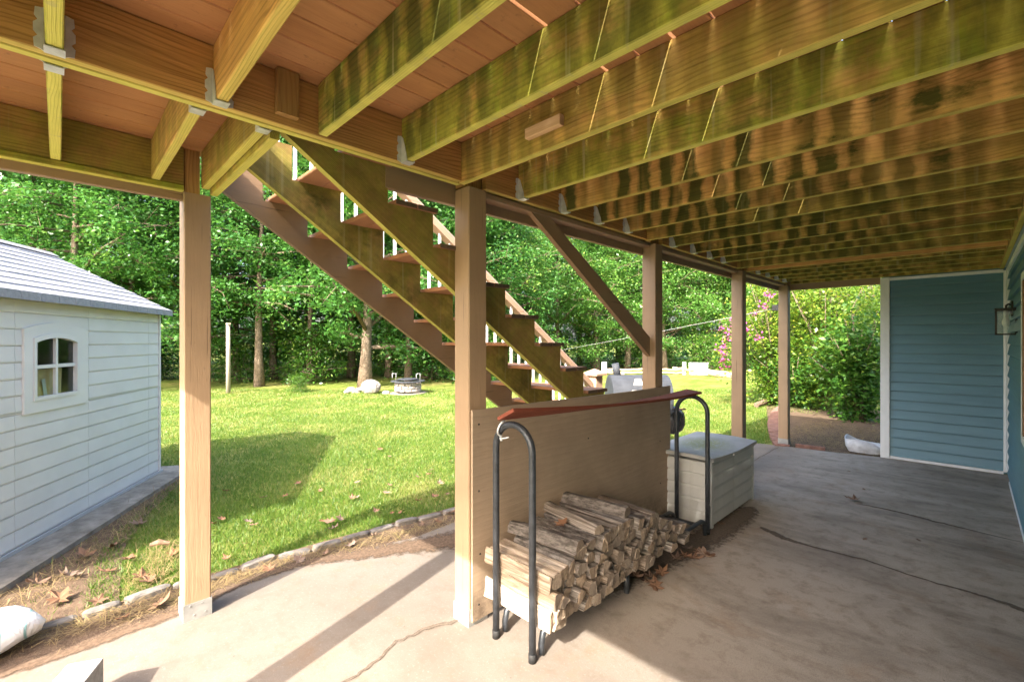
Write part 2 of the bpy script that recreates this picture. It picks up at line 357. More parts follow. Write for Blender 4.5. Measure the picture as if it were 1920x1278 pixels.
def m_log(name, end, c1=(0.37, 0.335, 0.30), c2=(0.055, 0.042, 0.033), c3=(0.27, 0.195, 0.13)):
    t = NT(name); o = t.obj(); v = t.vadd(o, t.rvec()); r = t.rand()
    g = t.noise(t.mapping(v, scale=(2.2, 60, 60)), 1.0, 6, 0.7, 0.6)
    big = t.noise(t.mapping(v, scale=(5, 14, 14)), 1.0, 5, 0.65)
    if end:
        cr = t.noise(v, 30, 6, 0.72); w_ = t.noise(t.mapping(v, scale=(10, 90, 22)), 1.0, 4, 0.6, 0.6)
        col = t.mix(t.ramp(cr, 0.35, 0.65), (0.42, 0.325, 0.235), (0.23, 0.165, 0.11))
        col = t.mix(t.ramp(r, 0, 1, 0, 0.85), col, (0.245, 0.205, 0.17))
        col = t.mix(t.ramp(w_, 0.52, 0.70, 0, 0.7), col, (0.10, 0.065, 0.042))
        h = t.add(t.mul(w_, 0.6), cr)
    else:
        col = t.mix(t.ramp(g, 0.36, 0.62), c1, c2)
        col = t.mix(t.ramp(r, 0.35, 0.95, 0, 0.6), col, t.mix(t.ramp(g, 0.35, 0.65), c3, tuple(x * 0.3 for x in c3)))
        col = t.mix(t.ramp(big, 0.52, 0.66, 0, 0.65), col, tuple(x * 0.45 for x in c3))
        if c1[0] < 0.5: col = t.mix(t.ramp(t.n('ShaderNodeMath', {0: t.mul(r, 7.31)}, operation='FRACT').outputs[0], 0.55, 0.62, 0, 0.8), col, t.mix(t.ramp(t.noise(t.mapping(v, scale=(18, 40, 40)), 1.0, 5, 0.7), 0.4, 0.6), (0.19, 0.165, 0.145), (0.04, 0.033, 0.028)))
        h = t.add(g, t.mul(big, 0.5))
    return t.done(col, 0.9, t.bump(h, 0.9, 0.014), 0.15)
M['log_side'] = m_log('split_log_bark', False); M['log_sunlit_tone'] = m_log('split_wood_painted_sunlit', False, (0.62, 0.53, 0.43), (0.27, 0.20, 0.145), (0.52, 0.37, 0.23))  # second wood is a paler copy with sunlight painted into its colour
M['log_end'] = m_log('split_log_end_grain', True)
def m_glass(name, tint, mixf):
    t = NT(name)
    tr = t.n('ShaderNodeBsdfTransparent', {'Color': (*tint, 1)})
    gl = t.n('ShaderNodeBsdfGlossy', {'Color': (0.9, 0.95, 0.95, 1), 'Roughness': 0.06})
    fc = t.n('ShaderNodeLayerWeight', {'Blend': 0.5}).outputs['Facing']
    fr = t.mul(t.n('ShaderNodeMath', {0: fc, 1: 4.0}, operation='POWER').outputs[0], 0.85)
    mx = t.n('ShaderNodeMixShader', {0: t.add(fr, mixf), 1: tr.outputs[0], 2: gl.outputs[0]})
    t.t.links.new(mx.outputs[0], t.out.inputs[0])
    return t.m
M['glass'] = m_glass('window_glass', (0.80, 0.85, 0.83), 0.02)
M['lamp_glass'] = m_glass('clear_lantern_glass', (0.95, 0.97, 0.96), 0.03)
def m_bag(name, line_c, sc):
    t = NT(name); o = t.obj()
    n = t.noise(o, 9, 5, 0.6); wv = t.n('ShaderNodeTexWave', {'Vector': t.mapping(o, scale=(1, 1, 1), rot=(0, 0, 0.5)), 'Scale': sc, 'Distortion': 1.2, 'Detail': 2.0}).outputs[1]
    col = t.mix(t.ramp(wv, 0.95, 0.99, 0, 0.75), (0.80, 0.80, 0.80), line_c)
    col = t.mix(t.ramp(n, 0.55, 0.7, 0, 0.3), col, (0.55, 0.55, 0.56))
    return t.done(col, 0.35, t.bump(t.noise(t.mapping(o, scale=(14, 5, 8)), 1.0, 4, 0.6, 1.0), 0.8, 0.03), 0.5)
M['bag'] = m_bag('white_woven_plastic', (0.12, 0.42, 0.42), 3.5)
M['purple'] = simple('purple_print', (0.20, 0.10, 0.55), 0.5, 0.1)
M['bag_plain'] = simple('dirty_white_plastic', (0.66, 0.66, 0.68), 0.45, 0.3, 9, 0.4, bump=0.3, bscale=20)
def m_boxplastic():
    t = NT('grey_deck_box_resin'); v = t.obj()
    n = t.noise(v, 4, 5); s = t.noise(t.mapping(v, scale=(12, 12, 2)), 1.0, 4)
    col = t.mix(t.ramp(n, 0.3, 0.7), (0.50, 0.50, 0.47), (0.42, 0.415, 0.39))
    col = t.mix(t.ramp(s, 0.56, 0.74, 0, 0.4), col, (0.30, 0.27, 0.22))
    return t.done(col, 0.5, t.bump(n, 0.1, 0.01), 0.35)
M['boxplastic'] = m_boxplastic()
def m_lid():
    t = NT('weathered_grey_box_lid'); p = t.obj()
    n = t.noise(p, 5, 6, 0.65); f = t.noise(p, 40, 5, 0.7)
    col = t.mix(t.ramp(n, 0.3, 0.7), (0.42, 0.415, 0.40), (0.31, 0.31, 0.295))
    sep = t.n('ShaderNodeSeparateXYZ', {0: t.n('ShaderNodeNewGeometry').outputs['Normal']}).outputs
    mid = t.ramp(t.n('ShaderNodeVectorMath', {0: t.mapping(p, scale=(2.6, 1.7, 0))}, operation='LENGTH').outputs['Value'], 0.25, 0.75, 1, 0)
    dirt = t.mul(t.mul(mid, t.ramp(f, 0.36, 0.50)), t.ramp(sep[2], 0.5, 0.9))
    col = t.mix(t.mul(dirt, 0.8), col, (0.24, 0.25, 0.07))
    return t.done(col, 0.7, t.bump(f, 0.15, 0.004), 0.4)
M['lid'] = m_lid()

# ------------------------------------------------------------------ geometry helpers
def tag(o, label=None, cat=None, group=None, kind=None):
    if label: o['label'] = label
    if cat: o['category'] = cat
    if group: o['group'] = group
    if kind: o['kind'] = kind
    return o
def thing(name, loc, label, cat, group=None, rz=0.0):
    o = bpy.data.objects.new(name, None); o.empty_display_size = 0.1
    o.location = loc; o.rotation_euler = (0, 0, rz); COL.objects.link(o)
    return tag(o, label, cat, group)
def wloc(o):
    p = Vector((0, 0, 0)); q = o
    while q is not None: p = p + q.location; q = q.parent
    return p

class MB:
    def __init__(s): s.v = []; s.f = []; s.mi = []; s.sm = []
    def poly(s, vs, faces, mi=0, smooth=False):
        b = len(s.v); s.v += [tuple(map(float, p)) for p in vs]
        for f in faces: s.f.append([b + i for i in f]); s.mi.append(mi); s.sm.append(smooth)
        return s
    def box(s, x0, x1, y0, y1, z0, z1, ch=0.0, mi=0):
        if ch <= 0:
            vs = [(x0, y0, z0), (x1, y0, z0), (x1, y1, z0), (x0, y1, z0), (x0, y0, z1), (x1, y0, z1), (x1, y1, z1), (x0, y1, z1)]
            return s.poly(vs, [(0, 3, 2, 1), (4, 5, 6, 7), (0, 1, 5, 4), (1, 2, 6, 5), (2, 3, 7, 6), (3, 0, 4, 7)], mi)
        d = (x1 - x0, y1 - y0, z1 - z0); a = d.index(max(d)); o = [i for i in range(3) if i != a]
        lo = (x0, y0, z0); hi = (x1, y1, z1)
        u0, u1 = lo[o[0]], hi[o[0]]; w0, w1 = lo[o[1]], hi[o[1]]
        pr = [(u0 + ch, w0), (u1 - ch, w0), (u1, w0 + ch), (u1, w1 - ch), (u1 - ch, w1), (u0 + ch, w1), (u0, w1 - ch), (u0, w0 + ch)]
        if a == 1: pr = pr[::-1]
        vs = []
        for t in (lo[a], hi[a]):
            for u, w_ in pr:
                p = [0, 0, 0]; p[a] = t; p[o[0]] = u; p[o[1]] = w_; vs.append(p)
        fs = [tuple(range(7, -1, -1)), tuple(range(8, 16))] + [(i, (i + 1) % 8, 8 + (i + 1) % 8, 8 + i) for i in range(8)]
        return s.poly(vs, fs, mi)
    def prism(s, loop, vec, mi=0, cap=True):
        n = len(loop); vs = [Vector(p) for p in loop] + [Vector(p) + Vector(vec) for p in loop]
        fs = [(i, (i + 1) % n, n + (i + 1) % n, n + i) for i in range(n)]
        if cap: fs += [tuple(range(n - 1, -1, -1)), tuple(range(n, 2 * n))]
        return s.poly(vs, fs, mi)
    def ring(s, outer, inner, vec, mi=0):
        n = len(outer); V_ = Vector(vec)
        vs = [Vector(p) for p in outer] + [Vector(p) for p in inner] + [Vector(p) + V_ for p in outer] + [Vector(p) + V_ for p in inner]
        fs = []
        for i in range(n):
            j = (i + 1) % n
            fs += [(i, j, n + j, n + i), (2 * n + i, 3 * n + i, 3 * n + j, 2 * n + j), (i, 2 * n + i, 2 * n + j, j), (n + i, n + j, 3 * n + j, 3 * n + i)]
        return s.poly(vs, fs, mi)
    def tube(s, path, rad, seg=10, mi=0, cap=True, smooth=True):
        P_ = [Vector(p) for p in path]; n = len(P_)
        R_ = rad if isinstance(rad, (list, tuple)) else [rad] * n
        vs = []; up = None
        for i, p in enumerate(P_):
            d = (P_[min(i + 1, n - 1)] - P_[max(i - 1, 0)]).normalized()
            if up is None: up = Vector((0, 0, 1)) if abs(d.z) < 0.9 else Vector((1, 0, 0))
            a = d.cross(up).normalized(); b = a.cross(d).normalized(); up = b
            for k in range(seg):
                an = 2 * math.pi * k / seg
                vs.append(p + (a * math.cos(an) + b * math.sin(an)) * R_[i])
        fs = [(i * seg + k, i * seg + (k + 1) % seg, (i + 1) * seg + (k + 1) % seg, (i + 1) * seg + k) for i in range(n - 1) for k in range(seg)]
        s.poly(vs, fs, mi, smooth)
        if cap:
            b = len(s.v) - len(vs)
            s.f.append([b + k for k in range(seg)][::-1]); s.mi.append(mi); s.sm.append(False)
            s.f.append([b + (n - 1) * seg + k for k in range(seg)]); s.mi.append(mi); s.sm.append(False)
        return s
    def lathe(s, prof, c=(0, 0), seg=20, mi=0, smooth=True):
        vs = []; m = len(prof)
        for r, z in prof:
            for k in range(seg):
                a = 2 * math.pi * k / seg; vs.append((c[0] + r * math.cos(a), c[1] + r * math.sin(a), z))
        fs = [(i * seg + k, i * seg + (k + 1) % seg, (i + 1) * seg + (k + 1) % seg, (i + 1) * seg + k) for i in range(m - 1) for k in range(seg)]
        return s.poly(vs, fs, mi, smooth)
    def xf(s, mat):
        s.v = [tuple(mat @ Vector(p)) for p in s.v]; return s
    def build(s, name, mats, parent=None, origin=None, color=None):
        if not isinstance(mats, (list, tuple)): mats = [mats]
        A = np.array(s.v)
        c = Vector(origin) if origin is not None else Vector(((A.min(0) + A.max(0)) / 2).tolist())
        me = bpy.data.meshes.new(name)
        me.from_pydata([(p[0] - c.x, p[1] - c.y, p[2] - c.z) for p in s.v], [], s.f)
        for m in mats: me.materials.append(m)
        me.polygons.foreach_set('material_index', s.mi)
        me.polygons.foreach_set('use_smooth', s.sm)
        me.update()
        o = bpy.data.objects.new(name, me); COL.objects.link(o)
        place(o, c, parent)
        if color: o.color = (*color, 1)
        return o
def place(o, c, parent):
    if parent is not None:
        o.parent = parent; o.location = Vector(c) - wloc(parent)
    else: o.location = c
_cache = {}
def boxpart(name, x0, x1, y0, y1, z0, z1, mat, parent, ch=0.0, color=None):
    """one board or block; alike sizes share their mesh"""
    key = (name, round(x1 - x0, 4), round(y1 - y0, 4), round(z1 - z0, 4), mat.name, ch)
    c = Vector(((x0 + x1) / 2, (y0 + y1) / 2, (z0 + z1) / 2))
    if key not in _cache:
        o = MB().box(x0, x1, y0, y1, z0, z1, ch).build(name, mat, parent)
        _cache[key] = o.data
    else:
        o = bpy.data.objects.new(name, _cache[key]); COL.objects.link(o); place(o, c, parent)
    if color: o.color = (*color, 1)
    return o
def sharepart(name, me, loc, parent, rot=(0, 0, 0), scale=(1, 1, 1)):
    o = bpy.data.objects.new(name, me); COL.objects.link(o); place(o, Vector(loc), parent)
    o.rotation_euler = rot; o.scale = scale
    return o
def fastmesh(name, V_, nper, mat, tint=None, attr='tint'):
    """V_: (N*nper,3) array, every nper points are one face"""
    n = len(V_) // nper
    me = bpy.data.meshes.new(name)
    me.vertices.add(len(V_)); me.vertices.foreach_set('co', np.ascontiguousarray(V_, dtype=np.float32).ravel())
    me.loops.add(len(V_)); me.loops.foreach_set('vertex_index', np.arange(len(V_), dtype=np.int32))
    me.polygons.add(n); me.polygons.foreach_set('loop_start', np.arange(0, len(V_), nper, dtype=np.int32))
    me.materials.append(mat)
    me.update(calc_edges=True)
    if tint is not None:
        a = me.attributes.new(attr, 'FLOAT', 'POINT'); a.data.foreach_set('value', np.repeat(tint, nper).astype(np.float32))
    return me

# ================================================================== THE SETTING
g = 420.0
gm = bpy.data.meshes.new('lawn'); gm.from_pydata([(-g, -g, 0), (g, -g, 0), (g, g, 0), (-g, g, 0)], [], [(0, 1, 2, 3)])
gm.materials.append(M['lawn'])
lawn = bpy.data.objects.new('lawn', gm); lawn.location = (0, 0, -0.05); COL.objects.link(lawn)
tag(lawn, 'mown green lawn with straw coloured patches behind the deck', None, None, 'structure')

slab_edge = [(-3.50, -4.0), (-3.47, 0.0), (-3.50, 0.6), (-3.62, 0.9), (-3.66, 1.3), (-3.52, 1.7), (-3.40, 2.2), (-3.45, 3.0), (-3.60, 4.5), (-3.64, 7.2), (-2.52, 8.25), (-2.10, 8.34), (-1.55, 8.40), (-0.93, 8.545), (0.40, 8.56), (0.40, -4.0)]
sl = MB(); sl.prism([(x, y, -0.12) for x, y in slab_edge[::-1]], (0, 0, 0.12))
slab = sl.build('patio', M['concrete']); tag(slab, 'stained concrete patio slab under the deck', kind='structure')

def ribbon(name, pts, widths, z, mat, label=None, sub=6):
    P_ = [np.array(p, float) for p in pts]; path = []; wd = []
    for i in range(len(P_) - 1):
        for k in range(sub):
            u = k / sub; path.append(P_[i] * (1 - u) + P_[i + 1] * u + RNG.normal(0, 0.006, 2)); wd.append(widths[i] * (1 - u) + widths[i + 1] * u)
    path.append(P_[-1]); wd.append(widths[-1])
    vs = []; fade = []
    for i, p in enumerate(path):
        d = path[min(i + 1, len(path) - 1)] - path[max(i - 1, 0)]; d = d / np.linalg.norm(d); nrm = np.array([-d[1], d[0]])
        for s_, f_ in ((-1, 0.0), (-0.3, 0.62), (0, 0.95), (0.3, 0.62), (1, 0.0)):
            q = p + nrm * s_ * wd[i]; vs.append((q[0], q[1], z)); fade.append(f_ * (0.25 if i in (0, len(path) - 1) else 1))
    fs = [(i * 5 + k, i * 5 + k + 1, i * 5 + 6 + k, i * 5 + 5 + k) for i in range(len(path) - 1) for k in range(4)]
    mb = MB(); mb.poly(vs, fs); o = mb.build(name, mat)
    a = o.data.attributes.new('fade', 'FLOAT', 'POINT'); a.data.foreach_set('value', fade)
    return tag(o, label, None, None, 'structure')
ribbon('patio_crack', [ground(*p) for p in ((1425, 988), (1470, 1010), (1520, 1025), (1620, 1050), (1740, 1090), (1850, 1120), (1935, 1150))], [0.05, 0.07, 0.03, 0.022, 0.02, 0.03, 0.06], 0.004, M['crack'], 'dark wavy crack running across the shaded patio to the house wall')
ribbon('patio_crack', [ground(*p) for p in ((1600, 944), (1660, 955), (1740, 975), (1800, 990), (1935, 1022))], [0.015, 0.03, 0.04, 0.02, 0.012], 0.004, M['crack'], 'thin dark crack in the patio nearer the blue wall')
ribbon('patio_crack', [ground(*p) for p in ((600, 1310), (660, 1272), (702, 1243), (745, 1203), (805, 1178), (862, 1163))], [0.016, 0.016, 0.02, 0.016, 0.03, 0.03], 0.004, M['crack'], 'dirt filled crack in the sunlit patio leading to the near post')
ribbon('patio_crack', [ground(*p) for p in ((1400, 872), (1430, 855), (1462, 838))], [0.012, 0.012, 0.012], 0.004, M['crack'], 'straight joint in the patio behind the storage box')
ribbon('patio_stain', [ground(*p) for p in ((1060, 1128), (1150, 1085), (1240, 1045), (1330, 1005), (1420, 950))], [0.20, 0.30, 0.32, 0.30, 0.18], 0.003, M['crack'], 'dark dirt stain on the patio beneath the firewood rack')
# soil between the patio and the edging stones
so_l = [(-3.95, -1.6), (-3.97, 0.0), (-3.97, 0.8), (-3.93, 1.6), (-3.86, 2.3), (-3.75, 3.2), (-3.75, 7.4)]
so_r = [(-3.49, -1.6), (-3.46, 0.0), (-3.49, 0.6), (-3.60, 0.9), (-3.64, 1.3), (-3.50, 1.7), (-3.38, 2.2), (-3.43, 3.0), (-3.62, 7.3)]
sb = MB(); sb.poly([(x, y, -0.02) for x, y in so_l] + [(x, y, -0.015) for x, y in so_r[::-1]], [tuple(range(len(so_l) + len(so_r)))[::-1]])
tag(sb.build('soil_bed', M['soil']), 'strip of bare brown soil along the patio edge', kind='structure')
ribbon('soil_spill', [(-3.50, -1.2), (-3.50, -0.3), (-3.48, 0.1), (-3.50, 0.55), (-3.62, 0.9), (-3.62, 1.3), (-3.42, 1.75), (-3.20, 2.2), (-3.05, 2.6), (-3.1, 3.4)], [0.10, 0.12, 0.10, 0.10, 0.10, 0.12, 0.20, 0.30, 0.34, 0.2], 0.005, M['dirt_fade'], 'brown soil washed over the edge of the patio')

# shed plot frame
S_C = np.array([-7.451, 0.926]); S_W = np.array([-0.862, 0.507]); S_N = np.array([-0.507, -0.862])
def sp(s_, dep, z): q = S_C + S_W * s_ + S_N * dep; return (float(q[0]), float(q[1]), z)
pad = MB(); pad.prism([sp(-3.75, 2.7, -0.3), sp(0.30, 2.7, -0.3), sp(0.30, -0.32, -0.3), sp(-3.75, -0.36, -0.3)], (0, 0, 0.30))
tag(pad.build('shed_slab', M['pad']), 'grey concrete slab under the garden shed', kind='structure')
wb = MB(); wb.poly([sp(*a) for a in ((-5.3, -0.30, -0.042), (0.28, -0.30, -0.042), (0.10, -0.38, -0.042), (-0.8, -0.46, -0.042), (-1.6, -0.58, -0.042), (-2.4, -0.78, -0.042), (-3.2, -1.15, -0.042), (-4.4, -1.8, -0.042))], [tuple(range(8))])
o = wb.build('bare_soil', M['soil']); tag(o, 'bare soil with dead leaves between shed slab and lawn', kind='structure')
bb = MB(); bb.poly([(-2.08, 8.30, -0.03), (-0.90, 8.5, -0.03), (-0.9, 14.5, -0.03), (-4.2, 14.5, -0.03), (-2.9, 10.2, -0.03), (-2.35, 9.0, -0.03)], [(0, 1, 2, 3, 4, 5)])
tag(bb.build('bare_soil', M['soil']), 'dry straw covered soil in front of the shrubs behind the patio', kind='structure')

# ================================================================== HOUSE
house = thing('house', (0.345, 8.6, 0), 'blue vinyl sided house wall with white trim at right edge of patio', 'house')
LAP = 0.1355
XW = 0.345
def lapboard(axis, a0, a1, plane, z0, outward):
    t0, t1 = 0.004, 0.030
    prof = [(0.0, 0.003), (t1, 0.003), (t1, 0.014), (0.010, LAP - 0.012), (0.0, LAP - 0.010)]
    if axis == 'x': loop = [(a0, plane - a_, z0 + b_) for a_, b_ in prof][::-1]; vec = (a1 - a0, 0, 0)
    else: loop = [(plane - a_, a0, z0 + b_) for a_, b_ in prof]; vec = (0, a1 - a0, 0)
    return MB().prism(loop, vec)
back = boxpart('back_wall', -0.92, 0.40, 8.60, 12.0, 0.0, 5.2, M['siding'], house)
side = boxpart('side_wall', XW, XW + 0.12, -1.0, 8.598, 0.0, 5.2, M['siding'], house)
mx_ = None; my_ = None
for k in range(19):
    z0 = 0.035 + k * LAP
    if z0 > 2.57: break
    if mx_ is None:
        ob = lapboard('x', -0.845, XW - 0.055, 8.598, z0, -1).build('siding_board', M['siding'], back); mx_ = ob.data
    else: sharepart('siding_board', mx_, (((-0.845 + XW - 0.055) / 2), 8.598 - 0.015, z0 + (LAP - 0.007) / 2), back)
    if my_ is None:
        ob = lapboard('y', -1.0, 8.45, XW, z0, -1).build('siding_board', M['siding'], side); my_ = ob.data
    else: sharepart('siding_board', my_, (XW - 0.015, (8.45 - 1.0) / 2, z0 + (LAP - 0.007) / 2), side)
boxpart('corner_trim', -0.945, -0.84, 8.548, 8.598, 0.0, 2.62, M['white_trim'], house, 0.004)
boxpart('corner_trim', XW - 0.06, XW - 0.032, 8.552, 8.5975, 0.03, 2.60, M['white_trim'], house, 0.004)
boxpart('corner_trim', XW - 0.036, XW - 0.001, 8.44, 8.551, 0.06, 2.60, M['white_trim'], house, 0.004)
boxpart('base_trim', -0.84, XW - 0.06, 8.556, 8.5978, 0.0, 0.034, M['white_trim'], house, 0.003)
boxpart('top_trim', -0.84, XW - 0.06, 8.555, 8.5976, 2.575, 2.615, M['white_trim'], house, 0.003)
boxpart('base_trim', XW - 0.036, XW - 0.0005, -1.0, 8.0, 0.0, 0.034, M['white_trim'], house, 0.003)
boxpart('top_trim', XW - 0.038, XW - 0.0007, -1.0, 8.553, 2.56, 2.615, M['white_trim'], house, 0.003)
# pleated soffit strip between the ledger and the wall
sfm = None
for k in range(26):
    y0 = 8.45 - k * 0.18
    loop = [(0.292, y0, 2.622), (0.292, y0 - 0.18, 2.622), (0.292, y0 - 0.03, 2.66)]
    if sfm is None: ob = MB().prism(loop, (0.05, 0, 0)).build('soffit_panel', M['soffit'], house); sfm = ob.data; sz = ob.location.z
    else:
        ob = sharepart('soffit_panel', sfm, (0.317, y0 - 0.09, 2.641), house)
win = MB().ring([(XW, 4.5, 0.86), (XW, 5.72, 0.86), (XW, 5.72, 2.26), (XW, 4.5, 2.26)], [(XW, 4.56, 0.92), (XW, 5.66, 0.92), (XW, 5.66, 2.20), (XW, 4.56, 2.20)], (-0.055, 0, 0)).build('window', M['white_trim'], house)
boxpart('pane', XW - 0.040, XW - 0.0375, 4.55, 5.67, 0.91, 2.21, M['glass'], win)
boxpart('sash', XW - 0.052, XW - 0.041, 5.55, 5.658, 0.925, 2.195, M['stick'], win)

# wall lantern
LX, LY = 0.262, 7.30
lan = thing('wall_lantern', (XW, LY, 1.75), 'black framed glass wall lantern on white trim of house', 'lantern')
boxpart('back_plate', XW - 0.047, XW - 0.031, LY - 0.06, LY + 0.06, 1.97, 2.13, M['black_frame'], lan, 0.004)
mb = MB(); mb.tube([(XW - 0.047, LY, 2.09), (LX + 0.02, LY, 2.10), (LX, LY, 2.085), (LX, LY, 2.05)], 0.009, 8); mb.build('arm', M['black_frame'], lan)
fr = MB()
a = 0.075
for sx in (-1, 1):
    for sy in (-1, 1):
        fr.box(LX + sx * a - 0.007, LX + sx * a + 0.007, LY + sy * a - 0.007, LY + sy * a + 0.007, 1.765, 2.04)
for z in (1.765, 2.026):
    fr.ring([(LX - a - .007, LY - a - .007, z), (LX + a + .007, LY - a - .007, z), (LX + a + .007, LY + a + .007, z), (LX - a - .007, LY + a + .007, z)], [(LX - a + .006, LY - a + .006, z), (LX + a - .006, LY - a + .006, z), (LX + a - .006, LY + a - .006, z), (LX - a + .006, LY + a - .006, z)], (0, 0, 0.0145))
fr.build('frame', M['black_frame'], lan)
mb = MB(); mb.box(LX - a - .012, LX + a + .012, LY - a - .012, LY + a + .012, 2.041, 2.055, 0.003); mb.build('cap', M['black_frame'], lan)
for sx, sy in ((-1, 0), (1, 0), (0, -1), (0, 1)):
    if sx: boxpart('pane', LX + sx * a - 0.0015, LX + sx * a + 0.0015, LY - a + .008, LY + a - .008, 1.781, 2.025, M['lamp_glass'], lan)
    else: boxpart('pane', LX - a + .008, LX + a - .008, LY + sy * a - 0.0015, LY + sy * a + 0.0015, 1.781, 2.025, M['lamp_glass'], lan)
mb = MB(); mb.lathe([(0.0, 1.85), (0.018, 1.855), (0.030, 1.885), (0.031, 1.91), (0.022, 1.945), (0.014, 1.965), (0.013, 1.985)], (LX, LY), 14); mb.build('bulb', M['bulb'], lan)
mb = MB(); mb.lathe([(0.0, 1.985), (0.016, 1.985), (0.016, 2.03), (0, 2.03)], (LX, LY), 12); mb.build('socket', M['bulb'], lan)

# ================================================================== DECK
ZJ, ZT = 2.635, 2.862
deck = thing('deck', (-2.1, 1.8, 0), 'raised wooden deck overhead with mossy joists, terracotta boards and tan posts', 'deck')
TH = 0.042
HX0, HX1 = -2.185, -2.105
END_Y0, END_Y1 = -0.885, 8.60
LEDGER_X = 0.25
# main joists: (y of the camera-side face, algae, streaks)
joists_ = [(-0.45, 0.9, 0.2, 0), (-0.03, 1.0, 0.1, 1), (0.432, 0.12, 0.0, 1), (0.835, 0.95, 0.85, 0), (1.275, 0.95, 0.6, 1), (1.675, 0.5, 0.45, 0), (2.149, 0.95, 0.45, 1),
          (2.592, 0.22, 1.0, 1), (3.026, 0.20, 1.0, 1), (3.453, 0.28, 1.0, 1), (3.845, 0.5, 1.0, 0), (4.301, 0.5, 1.0, 1), (4.777, 0.45, 1.0, 1), (5.209, 0.35, 1.0, 1), (5.610, 0.7, 0.8, 1),
          (6.155, 0.45, 0.8, 0), (6.52, 0.05, 0.1, 0), (6.86, 0.6, 0.8, 1), (7.28, 0.6, 0.8, 1), (7.70, 0.6, 0.8, 1), (8.12, 0.6, 0.8, 1)]
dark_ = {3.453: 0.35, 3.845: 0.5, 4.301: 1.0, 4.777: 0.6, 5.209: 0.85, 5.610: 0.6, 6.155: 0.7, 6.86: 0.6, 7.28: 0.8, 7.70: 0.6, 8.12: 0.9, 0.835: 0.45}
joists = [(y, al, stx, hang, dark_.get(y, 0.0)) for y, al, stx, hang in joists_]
def hanger_mesh(mb, xh, y0, sgn):
    """joist hanger wrapped round a joist end; sgn +1 means the joist runs toward +X"""
    y1 = y0 + TH
    e = 0.004
    for yy, out in ((y0 - e, -1), (y1 + e - 0.003, 1)):
        x0, x1 = (xh + 0.001 * sgn, xh + 0.05 * sgn); x0, x1 = min(x0, x1), max(x0, x1)
        loop = [(xh + 0.001 * sgn, yy, ZJ - e), (xh + 0.055 * sgn, yy, ZJ - e), (xh + 0.050 * sgn, yy, ZJ + 0.03), (xh + 0.018 * sgn, yy, ZJ + 0.12), (xh + 0.001 * sgn, yy, ZJ + 0.135)]
        mb.prism(loop, (0, 0.003, 0))
        fl = [(xh + 0.001 * sgn, yy + (0.003 if out > 0 else 0.0), ZJ - e), (xh + 0.001 * sgn, yy + (0.003 if out > 0 else 0.0), ZJ + 0.135)]
        ys_ = yy + (0.003 if out > 0 else 0.0)
        wv_ = [(0.0, -0.004), (0.006, 0.0), (0.022, 0.004), (0.024, 0.03), (0.014, 0.042), (0.024, 0.054), (0.024, 0.08), (0.014, 0.092), (0.022, 0.104), (0.020, 0.13), (0.0, 0.135)]
        lp_ = [(xh + 0.0008 * sgn, ys_ + out * a_, ZJ + b_) for a_, b_ in wv_]
        mb.prism(lp_ if out * sgn > 0 else lp_[::-1], (0.003 * sgn, 0, 0))
    xa, xb = sorted((xh + 0.001 * sgn, xh + 0.055 * sgn))
    mb.box(xa, xb, y0 - e, y1 + e, ZJ - e - 0.003, ZJ - e + 0.0005)
hm = None
for i, (y, al, stx, hang, dk_) in enumerate(joists):
    xs = HX1 + 0.003
    if not hang: xs = HX1 - 0.025 if abs(y - 0.835) > 0.1 and y > 1 else HX1 + 0.02
    drop = 0.008 if not hang and y > 1 else 0.0
    j = boxpart('joist', xs, LEDGER_X - 0.003, y, y + TH, ZJ - drop, ZT, M['joist'], deck, 0.004, (al, stx, dk_))
    if hang:
        if hm is None:
            mb = MB(); hanger_mesh(mb, HX1, y, 1); h = mb.build('joist_hanger', M['galv'], j); hm = h.data
            hoff = Vector((wloc(h).x - HX1, wloc(h).y - y, wloc(h).z))
        else: sharepart('joist_hanger', hm, (HX1 + hoff.x, y + hoff.y, hoff.z), j)
boxpart('rim_joist', HX0, LEDGER_X, END_Y0 - TH, END_Y0, ZJ, ZT, M['joist'], deck, 0.004, (0.6, 0.4, 0))
boxpart('rim_joist', -3.42, HX0 - 0.003, END_Y0 - TH, END_Y0, ZJ, ZT, M['joist'], deck, 0.004, (0.6, 0.4, 0))
boxpart('rim_joist', HX1 + .002, LEDGER_X + 0.04, 8.548, 8.592, ZJ, ZT, M['joist'], deck, 0.004, (0.6, 0.8, 0))
# header beam, doubled where the landing joins, single between the far posts
boxpart('header_beam', HX0 + 0.042, HX1, END_Y0 + .003, 1.672, ZJ, ZT, M['header'], deck, 0.004, (0.05, 0.0, 0))
boxpart('header_beam', HX0, HX0 + 0.0395, END_Y0 + .003, 1.70, ZJ - 0.002, ZT, M['header'], deck, 0.004, (0.7, 0.0, 0))
posts_y = [1.728, 3.998, 6.317, 8.40]
for y0, y1 in ((1.87, 3.842), (4.143, 6.152), (6.462, 8.397)):
    boxpart('header_beam', HX1 - 0.045, HX1 - 0.003, y0, y1, ZJ, ZT, M['header'], deck, 0.004, (0.1, 0.1, 0))
boxpart('ledger_board', LEDGER_X, LEDGER_X + 0.04, END_Y0, 8.543, ZJ - 0.015, ZT, M['header'], deck, 0.004, (0.3, 0.7, 0))
